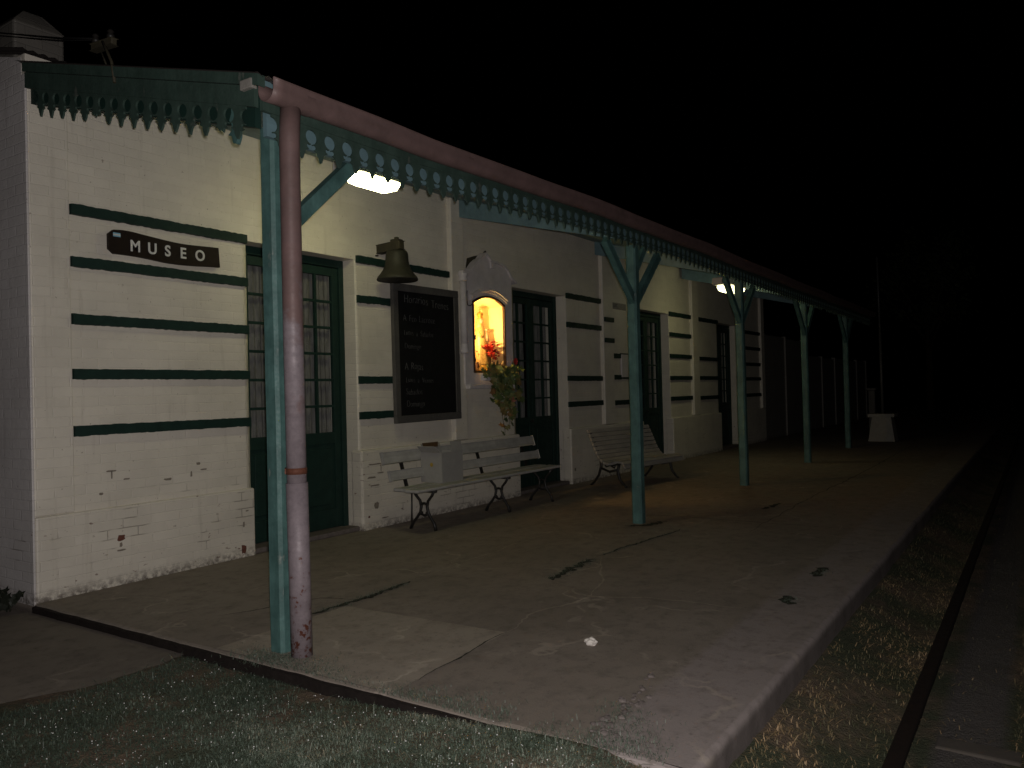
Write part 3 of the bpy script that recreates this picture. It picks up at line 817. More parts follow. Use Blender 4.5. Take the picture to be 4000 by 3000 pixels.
# ------------------------------------------------------------------ lamps
def make_lamp():
    t = thing('canopy_lamp', 'lit white lamp under the canopy above the museum sign and first door', 'lamp', (0, 0, 0), 'lamps under the canopy')
    bm = B(); box(bm, -.40, .30, -.115, .115, .075, .18, .02); build('housing', bm, 'housing', t)
    # prismatic diffuser, chamfered tray
    bm = B(); L = [(-.27, .285, .10, .074), (-.275, .29, .105, .062), (-.25, .265, .09, .012), (-.19, .21, .06, -.008)]
    rows = []
    for (a, b, w, z) in L:
        r = .03; rows.append([bm.verts.new(p) for p in ((a + r, -w, z), (b - r, -w, z), (b, -w + r, z), (b, w - r, z), (b - r, w, z), (a + r, w, z), (a, w - r, z), (a, -w + r, z))])
    for a, b in zip(rows, rows[1:]):
        for k in range(8): bm.faces.new((a[k], a[(k + 1) % 8], b[(k + 1) % 8], b[k]))
    bm.faces.new(rows[-1]); bm.faces.new(rows[0][::-1])
    build('diffuser', bm, 'lamp', t)
    bm = B(); tube(bm, [(-.05, 0, .17), (-.05, 0, .26)], .016, 10); build('hanger', bm, 'housing', t)
    return t
l1 = make_lamp(); l1.location = (5.40, 5.10, 3.375)
l2 = l1.copy(); col.objects.link(l2); l2.location = (14.72, 4.82, 3.22); l2.rotation_euler = (0, R(1.5), R(-6)); l2.scale = (1.28,) * 3
l2['label'] = 'lit white lamp farther along the canopy beyond the second post'
for c in l1.children:
    d = c.copy(); col.objects.link(d); d.parent = l2
    if d.name.startswith('diffuser'): d.data = c.data.copy(); d.data.materials[0] = emit('weaker_lamp_diffuser', (1.0, .95, .50), 7.0)

# ------------------------------------------------------------------ museum sign
sg = thing('museum_sign', 'dark brown wavy wooden sign reading MUSEO on the white wall', 'sign', (3.95, 6.1, 2.7))
bm = B()
sx0, sx1 = 3.44, 4.445; N = 24; up = []; dn = []
for i in range(N + 1):
    t = i / N; x = sx0 + (sx1 - sx0) * t
    wv = .012 * math.sin(t * 7.5)
    up.append((x, 6.115, 2.80 + .018 * math.exp(-((t - .12) / .16) ** 2) - .012 * sm(.3, .7, t) + .008 * t + wv * .5 - (.03 if i == 0 else 0)))
    dn.append((x + (.012 if i == N else 0), 6.115, 2.625 - .004 * t + wv * .6 + (.035 if i == 0 else 0) - .012 * (1 - abs(2 * t - 1))))
prism(bm, up + dn[::-1], (0, -.03, 0)); build('board', bm, 'sign_brown', sg)
for ch, u in zip('MUSEO', (3.612, 3.765, 3.918, 4.06, 4.205)):
    bm = B(); text_mesh(bm, ch, .128, (u, 6.082, 2.665), (1, 0, 0), (0, 0, 1), .003, .0025, 0, .92)
    build('letter', bm, 'white_paint', sg)
bm = B(); box(bm, 3.475, 3.535, 6.081, 6.0845, 2.762, 2.772); box(bm, 3.475, 3.535, 6.081, 6.0845, 2.784, 2.794); fl = build('flag_emblem', bm, 'sky_blue', sg)
bm = B(); box(bm, 3.475, 3.535, 6.081, 6.0845, 2.7725, 2.7835); build('flag_stripe', bm, 'white_paint', fl)

# ------------------------------------------------------------------ bell
bl = thing('station_bell', 'old bronze station bell hanging from a timber bracket above the blackboard', 'bell', (6.56, 5.86, 2.70))
bm = B(); bx, by, bz = 6.56, 5.86, 2.705
lathe(bm, [(.20, .012), (.222, .0), (.228, .012), (.215, .04), (.185, .075), (.155, .12), (.135, .17), (.127, .22), (.124, .275), (.120, .305), (.105, .325), (.06, .336)], 36, (bx, by, bz))
build('bell_body', bm, 'bronze', bl)
bm = B(); tube(bm, [(bx, by, bz + .15), (bx, by, bz + .0)], [.008, .022], 10); build('clapper', bm, 'iron', bl)
bm = B(); beam(bm, (bx, W0 - .001, bz + .37), (bx - .0, by - .075, bz + .385), .085, .095, .01); box(bm, bx - .05, bx + .05, by - .055, by + .055, bz + .326, bz + .455, .012); box(bm, bx - .02, bx + .02, by - .02, by + .02, bz + .455, bz + .48, .006)
tube(bm, [(bx - .05, W0, bz + .30), (bx - .04, W0 - .03, bz + .30)], .01, 8)
build('bracket', bm, 'old_timber', bl)

# ------------------------------------------------------------------ blackboard
bb = thing('timetable_blackboard', 'tall black chalkboard in a grey wooden frame with train times between bell and shrine', 'blackboard', (7.4, 6.09, 1.13))
tilt = Matrix.Translation((7.39, 6.10, 1.93)) @ Matrix.Rotation(R(-.5), 4, 'Y') @ Matrix.Translation((-7.39, -6.10, -1.93))
bm = B(); x0, x1, z0, z1, fw = 6.685, 7.885, 1.13, 2.722, .085
ya, yb3 = 6.035, 6.085
box(bm, x0, x1, ya, yb3, z1 - fw, z1, .006, tilt); box(bm, x0, x1, ya, yb3, z0, z0 + fw, .006, tilt)
box(bm, x0, x0 + fw, ya + .002, yb3, z0 + fw, z1 - fw, .006, tilt); box(bm, x1 - fw, x1, ya + .002, yb3, z0 + fw, z1 - fw, .006, tilt)
build('frame', bm, 'grey_wood', bb)
bm = B(); box(bm, x0 + .03, x1 - .03, 6.052, 6.08, z0 + .03, z1 - .03, 0, tilt); build('slate', bm, 'board_black', bb)
lines = [(6.87, 2.51, 'Horarios', .150, 1.0), (7.36, 2.48, 'Trenes', .150, 1.0), (6.85, 2.295, 'A Fco Lacroze', .125, .95), (6.86, 2.13, 'Lunes a Sabados', .105, .88), (6.865, 1.98, 'Domingo', .105, .95),
         (6.86, 1.735, 'A Rojas', .135, .95), (6.875, 1.585, 'Lunes a Viernes', .102, .88), (6.875, 1.45, 'Sabados', .115, .98), (6.88, 1.31, 'Domingo', .115, .95)]
for x, z, s, sz, nr in lines:
    for wd_ in s.split():
        bm = B(); text_mesh(bm, wd_, sz * .92, (x, 6.0505, z), (1, 0, -.012), (.012, 0, 1), .0008, -.0035, .012, nr * .82, 1.05)
        xe = max(v.co.x for v in bm.verts); x = xe + .045
        build('chalk_writing', bm, 'chalk', bb)

# ------------------------------------------------------------------ wall shrine
sh = thing('wall_shrine', 'white plaster wall shrine with curved pediment and a glowing glazed niche', 'shrine', (8.55, 6.1, 1.6))
SY = 6.04
# body with an arched opening, built as columns of strips
ox0, ox1, oz0, ozs, ozt = 8.17, 8.91, 1.705, 2.63, 2.725
def arch(x): t = (x - ox0) / (ox1 - ox0) * 2 - 1; return ozs + (ozt - ozs) * (1 - t * t)
ped = [(7.945, 2.9), (7.948, 2.987), (8.007, 3.012), (8.145, 3.036), (8.186, 3.074), (8.248, 3.135), (8.311, 3.179), (8.373, 3.205), (8.427, 3.254), (8.48, 3.291), (8.542, 3.257), (8.582, 3.213), (8.646, 3.202), (8.753, 3.199), (8.852, 3.186), (8.929, 3.164), (8.994, 3.119), (9.048, 3.055), (9.115, 3.011), (9.195, 2.974), (9.196, 2.9)]
def pedz(x):
    for (a, za), (b, zb) in zip(ped[1:], ped[2:]):
        if a <= x <= b and b > a: return za + (zb - za) * (x - a) / (b - a)
    return 2.95
bm = B()
xsv = sorted(set([8.0, ox0, ox1, 9.09] + [8.0 + 1.09 * i / 40 for i in range(41)]))
for a, b in zip(xsv, xsv[1:]):
    if b - a < 1e-4: continue
    if a >= ox0 - 1e-6 and b <= ox1 + 1e-6:
        prism(bm, [(a, SY, 1.56), (b, SY, 1.56), (b, SY, oz0), (a, SY, oz0)], (0, .088, 0))
        prism(bm, [(a, SY, arch(a)), (b, SY, arch(b)), (b, SY, pedz(b) - .015), (a, SY, pedz(a) - .015)], (0, .088, 0))
    else:
        prism(bm, [(a, SY, 1.56), (b, SY, 1.56), (b, SY, pedz(b) - .015), (a, SY, pedz(a) - .015)], (0, .088, 0))
bmesh.ops.remove_doubles(bm, verts=bm.verts[:], dist=.0005)
build('surround', bm, 'plaster', sh)
bm = B()   # moulded cornice following the pediment
pts = [(x, z) for x, z in ped[1:-1]]
for (xa, za), (xb, zb) in zip(pts, pts[1:]):
    prism(bm, [(xa, SY - .03, za - .03), (xb, SY - .03, zb - .03), (xb, SY - .03, zb), (xa, SY - .03, za)], (0, .11, 0))
box(bm, 7.935, 8.06, SY - .045, SY + .08, 2.93, 2.995, .01)
box(bm, 8.58, 8.67, SY - .025, SY + .0, 3.09, 3.18, .01)
build('pediment', bm, 'plaster', sh)
bm = B(); tube(bm, [(7.975, SY - .01, 2.06), (7.975, SY - .01, 2.95)], .045, 16); lathe(bm, [(.05, 0), (.065, .02), (.05, .05), (.07, .08), (.07, .1)], 18, (7.975, SY - .01, 2.86)); lathe(bm, [(.05, -.12), (.06, -.1), (.045, -.02), (.055, 0)], 18, (7.975, SY - .01, 2.07)); build('column', bm, 'plaster', sh)
bm = B()   # arched hood moulding
pv = None
for i in range(21):
    x = ox0 - .05 + (ox1 - ox0 + .08) * i / 20; t = (x - ox0) / (ox1 - ox0) * 2 - 1; z = ozs + .03 + (ozt - ozs) * (1 - t * t)
    if pv: 
        for (o_, h_, dz) in ((.045, .035, .035), (.028, .03, .0)):
            prism(bm, [(pv[0], SY - o_, pv[1] + dz), (x, SY - o_, z + dz), (x, SY - o_, z + dz + h_), (pv[0], SY - o_, pv[1] + dz + h_)], (0, o_ + .01, 0))
    pv = (x, z)
build('hood_moulding', bm, 'plaster', sh)
# niche interior (open box let into the wall)
bm = B(); nb_ = 6.125 + .30; nx0, nx1 = 8.195, 8.885
M_in = [(nx0, oz0 + .03), (nx1, oz0 + .03)] + [(nx1 - (nx1 - nx0) * i / 12, arch(nx1 - (nx1 - nx0) * i / 12) - .03) for i in range(13)]
fr = [bm.verts.new((x, 6.05, z)) for x, z in M_in]; bk = [bm.verts.new((x, nb_, z)) for x, z in M_in]
for i in range(len(M_in)): bm.faces.new((fr[i], fr[(i + 1) % len(fr)], bk[(i + 1) % len(fr)], bk[i]))
bm.faces.new(bk)
ni = build('niche', bm, 'cream', sh)
bm = B()  # glazed door frame
fo = [(ox0 + .004, oz0 + .002), (ox1 - .004, oz0 + .002)] + [(ox1 - .004 - (ox1 - ox0 - .008) * i / 14, arch(ox1 - (ox1 - ox0) * i / 14) - .002) for i in range(15)]
cxm, czm = (ox0 + ox1) / 2, 2.2
fi = []
for x, z in fo:
    fi.append((x + (.022 if x < cxm else -.022) * min(1, abs(x - cxm) / .2), z + (.03 if z < czm else -.022)))
for i in range(len(fo)):
    j = (i + 1) % len(fo)
    q = [(fo[i][0], 6.028, fo[i][1]), (fo[j][0], 6.028, fo[j][1]), (fi[j][0], 6.028, fi[j][1]), (fi[i][0], 6.028, fi[i][1])]
    if (Vector(q[0]) - Vector(q[1])).length > 1e-4 and (Vector(q[2]) - Vector(q[3])).length > 1e-4: prism(bm, q, (0, .035, 0))
df = build('niche_door', bm, 'bronze_frame', sh)
bm = B(); bm.faces.new([bm.verts.new((x, 6.045, z)) for x, z in fi]); build('glass_pane', bm, 'glass', df)
bm = B(); box(bm, ox0 + .01, ox0 + .03, 6.012, 6.03, 2.13, 2.19, .003); build('latch', bm, 'iron', df)
bm = B(); box(bm, 8.03, 9.08, SY - .04, SY + .085, 1.50, 1.56, .01); build('sill', bm, 'plaster', sh)
bm = B(); tube(bm, [(7.99, SY - .06, 2.74), (8.01, SY - .04, 2.64), (8.06, SY - .01, 2.57), (8.12, SY - .008, 2.56), (8.18, SY - .012, 2.60)], .006, 6); build('power_cable', bm, 'cable', sh)
bm = B(); rr = bmesh.ops.create_uvsphere(bm, u_segments=14, v_segments=10, radius=.018)
for v in rr['verts']: v.co += Vector((8.225, 6.125, 2.30))
M['bulb'] = emit('warm_bulb', (1, .62, .22), 18); build('bulb', bm, 'bulb', sh)
bm = B(); prism(bm, [(8.197, 6.080, 2.06), (8.262, 6.080, 2.06), (8.270, 6.080, 2.44), (8.197, 6.080, 2.44)], (0, .004, 0)); build('bulb_shade', bm, 'bronze_frame', sh)  # added plate that keeps the bulb's light from spilling onto the platform
li = bpy.data.lights.new('shrine_bulb_light', 'POINT'); li.energy = 120; li.color = (1, .62, .20); li.shadow_soft_size = .024
lo = bpy.data.objects.new('shrine_bulb_light', li); col.objects.link(lo); lo.parent = sh; lo.location = Vector((8.232, 6.125, 2.30)) - Vector(sh.location)
# bare patch of old render beside the pediment
bm = B(); prism(bm, [(8.17, W0 - .004, 3.06), (8.30, W0 - .004, 3.05), (8.50, W0 - .004, 3.20), (8.64, W0 - .004, 3.33), (8.61, W0 - .004, 3.345), (8.50, W0 - .004, 3.27), (8.36, W0 - .004, 3.24), (8.20, W0 - .004, 3.19)], (0, .01, 0)); build('bare_patch', bm, 'old_timber', bld)

# statue
st = thing('religious_statue', 'small crowned robed statue holding a child inside the lit niche', 'statue', (8.615, 6.26, 1.74))
sxx, syy, s0 = 8.655, 6.27, 1.74
bm = B(); lathe(bm, [(.145, 0), (.15, .02), (.135, .05), (.14, .07)], 24, (sxx, syy, s0)); build('base', bm, 'gold', st)
bm = B(); prof = [(.150, .0), (.152, .03), (.135, .16), (.112, .28), (.090, .38), (.074, .45), (.064, .50), (.048, .535), (.022, .56)]
lathe(bm, prof, 28, (sxx, syy, s0 + .07), 1.0, .8)
for v in bm.verts:
    a = math.atan2(v.co.y - syy, v.co.x - sxx); k = 1 + .09 * math.sin(9 * a) * (1 - (v.co.z - s0) / .6)
    v.co.x = sxx + (v.co.x - sxx) * k; v.co.y = syy + (v.co.y - syy) * k
build('robe', bm, 'robe', st)
bm = B(); lathe(bm, [(.018, -.06), (.02, -.045), (.032, -.02), (.036, .0), (.033, .025), (.018, .043)], 18, (sxx, syy - .012, s0 + .675))
box(bm, sxx - .005, sxx + .005, syy - .047, syy - .035, s0 + .663, s0 + .677, .003); build('head', bm, 'skin', st)
bm = B(); lathe(bm, [(.060, -.14), (.058, -.06), (.043, .0), (.040, .03), (.02, .05)], 20, (sxx, syy + .016, s0 + .675)); build('veil', bm, 'robe', st)
bm = B(); lathe(bm, [(.034, 0), (.037, .012), (.034, .02), (.048, .05), (.04, .07), (.012, .085), (.008, .10)], 16, (sxx, syy, s0 + .712))
box(bm, sxx - .004, sxx + .004, syy - .004, syy + .004, s0 + .81, s0 + .85); box(bm, sxx - .014, sxx + .014, syy - .003, syy + .003, s0 + .826, s0 + .833); build('crown', bm, 'gold', st)
for s in (-1, 1):
    bm = B(); tube(bm, [(sxx + s * .05, syy, s0 + .56), (sxx + s * .075, syy - .02, s0 + .48), (sxx + s * .045, syy - .065, s0 + .46)], [.02, .024, .018], 10); build('arm', bm, 'robe', st)
bm = B(); tube(bm, [(sxx + .045, syy - .075, s0 + .40), (sxx + .05, syy - .07, s0 + .47), (sxx + .052, syy - .065, s0 + .53)], [.03, .026, .012], 12)
rr = bmesh.ops.create_uvsphere(bm, u_segments=12, v_segments=9, radius=.024)
for v in rr['verts']: v.co += Vector((sxx + .053, syy - .065, s0 + .555))
build('held_child', bm, 'skin', st)

def bouquet(x, y, z, r, n, label):
    t = thing('flower_bouquet', label, 'flowers', (x, y, z - .16), 'red flowers in the niche')
    bm = B(); lathe(bm, [(.03, 0), (.045, .04), (.04, .08), (.03, .1), (.036, .115)], 16, (x, y, 1.738)); build('vase', bm, 'bronze_frame', t)
    bm = B()
    for k in range(n):
        c = Vector((random.gauss(0, .5), random.gauss(0, .35), random.gauss(0, .45))) ; c = c * r + Vector((x, y, z)); c.x = min(8.815, max(8.25, c.x))
        for q in range(9):
            a = 6.283 * q / 9 + random.random(); d = Vector((math.cos(a), math.sin(a) * .9, random.uniform(-.2, .8))).normalized(); s = Vector((-d.y, d.x, .2)).normalized(); L = r * random.uniform(.26, .42)
            v = [bm.verts.new(p) for p in (c, c + d * L * .6 + s * L * .4, c + d * L, c + d * L * .6 - s * L * .4)]; bm.faces.new(v)
    build('petals', bm, 'red_petal', t)
    bm = B()
    for k in range(3): tube(bm, [(x + random.gauss(0, .008), y, 1.84), (x + random.gauss(0, r * .4), y + random.gauss(0, .02), z)], .003, 5)
    build('stems', bm, 'moss', t)
bouquet(8.735, 6.14, 2.01, .115, 70, 'large bunch of red flowers at the right side of the lit niche')
bouquet(8.405, 6.17, 1.97, .05, 9, 'small red flowers at the left edge of the lit niche behind the statue')

# trailing plant under the niche
tp = thing('trailing_plant', 'potted plant with trailing ivy leaves and one red flower hanging below the shrine', 'plant', (8.6, 5.96, 1.6))
bm = B(); box(bm, 8.24, 8.93, 5.90, 5.99, 1.60, 1.70, .015); build('planter', bm, 'plaster', tp)
def leaf(V, F, T, c, size, tint, nrm):
    n = nrm.normalized(); a = random.uniform(0, 6.283); u = n.orthogonal().normalized(); w = n.cross(u)
    d = u * math.cos(a) + w * math.sin(a); s = n.cross(d)
    out = [(0, 0), (.35, .42), (.55, .2), (.75, .5), (.85, .15), (1.15, 0), (.85, -.15), (.75, -.5), (.55, -.2), (.35, -.42)]
    b = len(V)
    for p, q in out: V.append(c + d * (p - .4) * size + s * q * size + n * (.12 * size * (abs(q) * 2 - p * .6)))
    F.append(tuple(range(b, b + 10))); T.extend([tint] * 10)
V, F, T = [], [], []
stems = []
for k in range(11):
    x = random.uniform(8.22, 8.98); L = random.uniform(.30, .85) * (1.0 if x > 8.36 else .55); y = 5.92 + random.uniform(-.03, .04); p = Vector((x, y, 1.70)); pts = [p.copy()]
    q = p.copy() + Vector((0, -.05, .03)); pts.append(q.copy())
    dx = random.gauss(0, .05) + (8.68 - x) * .38
    for i in range(9):
        q = q + Vector((dx / 9 + random.gauss(0, .012), random.gauss(0, .008), -L / 9)); pts.append(q.copy())
    stems.append(pts)
    for i, q in enumerate(pts[1:]):
        for j in range(random.choice((1, 1, 2)) if i > 2 else 2):
            c = q + Vector((random.gauss(0, .03), random.uniform(-.04, .01), random.gauss(0, .02)))
            leaf(V, F, T, c, random.uniform(.085, .135), min(1, max(0, random.gauss(.42, .24))), Vector((random.gauss(-.35, .35), -1, random.gauss(.35, .35))))
for k in range(52):
    c = Vector((random.uniform(8.20, 9.02), random.uniform(5.83, 5.96), random.uniform(1.66, 1.80)))
    leaf(V, F, T, c, random.uniform(.07, .115), min(1, max(0, random.gauss(.55, .25))), Vector((random.gauss(-.3, .5), -1, random.gauss(.6, .4))))
for k in range(14):
    x = random.choice((8.52, 8.60, 8.90)) + random.gauss(0, .04); h = random.uniform(.08, .20); b = len(V)
    dx = random.gauss(0, .04)
    for p in ((x - .010, 5.94, 1.70), (x + .010, 5.94, 1.70), (x + dx + .012, 5.92, 1.70 + h * .6), (x + dx * 1.6, 5.90, 1.70 + h), (x + dx - .012, 5.92, 1.70 + h * .6)): V.append(Vector(p))
    F.append((b, b + 1, b + 2, b + 3, b + 4)); T.extend([random.uniform(.3, .6)] * 5)
me = bpy.data.meshes.new('leaves'); me.from_pydata([tuple(v - Vector(tp.location)) for v in V], [], F)
at = me.attributes.new('tint', 'FLOAT', 'POINT'); at.data.foreach_set('value', T); me.materials.append(M['ivy'])
o = bpy.data.objects.new('leaves', me); col.objects.link(o); o.parent = tp
bm = B()
for pts in stems: tube(bm, pts, .003, 5)
build('stems', bm, 'moss', tp)
bm = B()
for k in range(16):
    a = 6.283 * k / 8; d = Vector((math.cos(a), -.5, math.sin(a))).normalized(); s = d.cross(Vector((0, -1, 0))).normalized(); c = Vector((8.92, 5.91, 1.86)); L = .058 if k < 8 else .036
    bm.faces.new([bm.verts.new(p) for p in (c, c + d * L * .7 + s * L * .4, c + d * L, c + d * L * .7 - s * L * .4)])
build('flower', bm, 'red_petal', tp)

# ------------------------------------------------------------------ benches
be = thing('plank_bench', 'long white plank bench with two back slats under the blackboard and shrine', 'bench', (7.65, 5.6, 0))
def plank(bm, pts, th):
    prism(bm, pts, th)
def slat(name, x0, x1, y0, y1, z0, z1, root, mat='bench_wood', bev=.008):
    b_ = B(); n = 16; box(b_, x0, x1, y0, y1, z0, z1, bev); return build(name, b_, mat, root)
slat('seat_plank', 6.20, 9.10, 5.33, 5.515, .432, .466, be, bev=.014); slat('seat_plank', 6.24, 9.06, 5.53, 5.70, .434, .468, be)
def backslat(zc, h, yc, x0, x1):
    b_ = B(); beam(b_, (x0, yc, zc), (x1, yc + .02, zc), .028, h, .008, (0, -.35, 1) if False else (0, .28, 1)); build('back_slat', b_, 'bench_wood', be)
backslat(.585, .105, 5.775, 6.27, 9.28); backslat(.775, .125, 5.83, 6.22, 9.24)
for x in (6.52, 7.92, 8.93):
    bm = B()
    y0 = 5.50
    tube(bm, [(x, 5.375, .43), (x, 5.41, .37), (x, 5.465, .31), (x, 5.48, .25), (x, 5.465, .19), (x, 5.43, .13), (x, 5.385, .07), (x, 5.365, .0)], [.017, .016, .015, .017, .015, .016, .016, .02], 8)
    tube(bm, [(x, 5.67, .43), (x, 5.635, .37), (x, 5.575, .31), (x, 5.56, .25), (x, 5.575, .19), (x, 5.62, .13), (x, 5.68, .07), (x, 5.715, .0)], [.017, .016, .015, .017, .015, .016, .016, .02], 8)
    tube(bm, [(x, 5.47, .275), (x, 5.52, .285), (x, 5.57, .275)], .013, 8); tube(bm, [(x, 5.46, .175), (x, 5.52, .155), (x, 5.58, .175)], .013, 8)
    tube(bm, [(x, 5.35, .418), (x, 5.69, .418)], .015, 8)
    for yy in (5.48, 5.56):
        for zz in (.275, .18): 
            rr = bmesh.ops.create_uvsphere(bm, u_segments=8, v_segments=6, radius=.02)
            for v in rr['verts']: v.co += Vector((x, yy, zz))
    build('leg_frame', bm, 'iron', be)
    bm = B(); beam(bm, (x - .0, 5.752, .42), (x, 5.866, .81), .045, .012, .002, (0, -1, .4)); build('back_support', bm, 'iron', be)
bm = B(); tube(bm, [(6.52, 5.70, .04), (6.52, 5.69, .40)], .010, 6); build('stay', bm, 'iron', be)

cb = thing('cardboard_carton', 'open white carton with brown taped flaps standing on the plank bench', 'carton', (7.0, 5.66, .468))
bm = B(); X_, Y_, H_ = (6.81, 7.19), (5.50, 5.80), (.469, .80); th = .006
box(bm, X_[0], X_[1], Y_[0], Y_[0] + th, *H_); box(bm, X_[0], X_[1], Y_[1] - th, Y_[1], *H_); box(bm, X_[0], X_[0] + th, Y_[0] + th, Y_[1] - th, *H_); box(bm, X_[1] - th, X_[1], Y_[0] + th, Y_[1] - th, *H_); box(bm, X_[0] + th, X_[1] - th, Y_[0] + th, Y_[1] - th, H_[0], H_[0] + th)
build('carton_body', bm, 'carton', cb)
bm = B(); prism(bm, [(6.99, 5.499, .801), (7.185, 5.499, .801), (7.185, 5.52, .915), (6.99, 5.52, .915)], (0, .005, 0)); build('flap', bm, 'carton', cb)
bm = B(); prism(bm, [(6.81, 5.51, .801), (6.81, 5.79, .801), (6.74, 5.79, .87), (6.74, 5.55, .87)], (.004, 0, .004)); build('flap', bm, 'carton', cb)
bm = B(); prism(bm, [(6.84, 5.794, .80), (7.17, 5.794, .80), (7.17, 5.82, .885), (6.84, 5.82, .885)], (0, .004, 0)); build('flap', bm, 'carton', cb)
bm = B(); prism(bm, [(6.85, 5.788, .845), (7.10, 5.788, .845), (7.12, 5.80, .90), (6.84, 5.80, .90)], (0, .004, 0)); build('tape', bm, 'tape', cb)
bm = B(); prism(bm, [(7.192, 5.52, .80), (7.192, 5.58, .89), (7.24, 5.62, .885)], (.003, .003, 0)); build('tape', bm, 'tape', cb)
bm = B(); n = 14; bm.faces.new([bm.verts.new((X_[0] - .002, 5.645 + .022 * math.cos(6.283 * k / n), .665 + .024 * math.sin(6.283 * k / n))) for k in range(n)]); build('sticker', bm, plain('yellow_sticker', (.40, .27, .04), .6), cb)

# slatted curved bench
sb = thing('slatted_bench', 'curved white slatted bench with iron legs behind the second canopy post', 'bench', (0, 0, 0))
prof = [(0.0, .82), (.035, .755), (.065, .69), (.095, .625), (.125, .56), (.155, .497), (.19, .438), (.238, .388), (.30, .355), (.367, .342), (.433, .35), (.497, .368), (.56, .378), (.62, .362), (.655, .31)]
LB = 1.66
for i, (d, z) in enumerate(prof):
    a = prof[max(0, i - 1)]; b = prof[min(len(prof) - 1, i + 1)]; t = Vector((0, -(b[0] - a[0]), b[1] - a[1])).normalized(); nn = Vector((0, t.z, -t.y))
    bm = B(); beam(bm, (0, -d, z), (LB, -d, z), .044, .024, .006, tuple(nn)); build('slat', bm, 'bench_grey', sb)
for x in (.10, LB - .10):
    bm = B()
    pts = [(x, -(d - .0) + .014, z - .022) for d, z in prof]
    tube(bm, pts, .016, 8)
    tube(bm, [(x, -.16, .43), (x, -.17, .30), (x, -.12, .16), (x, -.03, .05), (x, .03, .0)], [.022, .022, .02, .018, .02], 8)
    tube(bm, [(x, -.50, .345), (x, -.47, .24), (x, -.50, .12), (x, -.58, .03), (x, -.62, .0)], [.022, .022, .02, .018, .02], 8)
    tube(bm, [(x, -.17, .27), (x, -.32, .22), (x, -.48, .26)], .018, 8)
    tube(bm, [(x, -.22, .36), (x, -.26, .29), (x, -.32, .31), (x, -.31, .35)], .010, 8); tube(bm, [(x, -.44, .34), (x, -.41, .28), (x, -.35, .31)], .010, 8)
    build('leg_frame', bm, 'iron', sb)
sb.location = (10.62, 5.74, 0); sb.rotation_euler = (0, 0, R(-9))

# ------------------------------------------------------------------ small wall fittings
pq = thing('door_plaque', 'small pale plaque with lettering beside the third door top', 'plaque', (12.7, 6.1, 2.9))
bm = B(); box(bm, 12.29, 12.86, W0 - .02, W0 - .001, 2.845, 2.955, .004); build('plate', bm, 'pedestal', pq)
bm = B(); box(bm, 12.33, 12.53, W0 - .024, W0 - .02, 2.865, 2.94); build('label', bm, 'carton', pq)
bm = B()
for k in range(3): box(bm, 12.35, 12.51 - .02 * (k % 2), W0 - .0262, W0 - .0242, 2.877 + .021 * k, 2.886 + .021 * k)
build('lettering', bm, 'grey_wood', pq)
nbd = thing('notice_board', 'pale notice board on the wall left of the third door', 'notice board', (13.0, 6.1, 1.6))
bm = B(); box(bm, 12.62, 13.36, W0 - .03, W0 - .001, 1.66, 2.06, .004); build('panel', bm, 'plaster', nbd)
bm = B(); box(bm, 12.60, 13.37, W0 - .034, W0 - .001, 2.061, 2.08); box(bm, 12.60, 13.37, W0 - .034, W0 - .001, 1.63, 1.659); build('trim', bm, 'green', nbd)

# ------------------------------------------------------------------ litter, weed, far things
bm = B(); rr = bmesh.ops.create_icosphere(bm, subdivisions=3, radius=.028)
for v in rr['verts']:
    v.co *= 1 + .45 * noise.noise(v.co * 60); v.co = Vector((v.co.x * .9, v.co.y * 1.25, v.co.z * .8)) + Vector((3.99, 2.17, .02))
tag(build('paper_scrap', bm, 'paper'), 'crumpled scrap of white paper lying on the bare platform', 'litter')
wd = thing('weed_plant', 'dark leafy weed growing against the foot of the grey end wall', 'plant', (2.74, 6.28, -.06))
V, F, T = [], [], []
bm = B()
for k in range(9):
    a = random.uniform(2.4, 5.4); L = random.uniform(.12, .34); p0 = Vector((2.76, 6.28, -.06)); pts = []
    for i in range(6):
        t = i / 5; pts.append(p0 + Vector((math.cos(a) * L * .5 * t * t - .02 * t, math.sin(a) * L * .6 * t, L * (t - .35 * t * t))))
    tube(bm, pts, .004, 5)
    for i in (2, 3, 4, 5): leaf(V, F, T, pts[i], random.uniform(.05, .09), 0.0, Vector((-1, random.gauss(-.4, .4), random.gauss(.5, .3))))
build('stems', bm, 'moss', wd)
me = bpy.data.meshes.new('leaves'); me.from_pydata([tuple(v - Vector(wd.location)) for v in V], [], F)
at = me.attributes.new('tint', 'FLOAT', 'POINT'); at.data.foreach_set('value', T); me.materials.append(plain('dark_weed_leaf', (.014, .018, .010), .6))
o = bpy.data.objects.new('leaves', me); col.objects.link(o); o.parent = wd

def fence_wall(label, x0, x1, h, n):
    t = thing('boundary_wall', label, 'wall', (x0, W0, 0), 'boundary walls beyond the station')
    step = (x1 - x0) / n
    for i in range(n):
        bm = B(); box(bm, x0 + i * step + .06, x0 + (i + 1) * step - .06, W0 + .02, W0 + .07, -.2, h - .03 * (i % 2), .01); build('panel', bm, 'fence_wall', t)
    for i in range(n + 1):
        bm = B(); box(bm, x0 + i * step - .06, x0 + i * step + .06, W0 - .02, W0 + .11, -.2, h + .03, .01); build('pillar', bm, 'fence_wall', t)
fence_wall('taller pale boundary wall joining the far end of the station', 21.3, 25.6, 2.82, 2)
fence_wall('lower pale boundary wall continuing into the dark beyond the taller one', 26.0, 36.0, 2.36, 5)

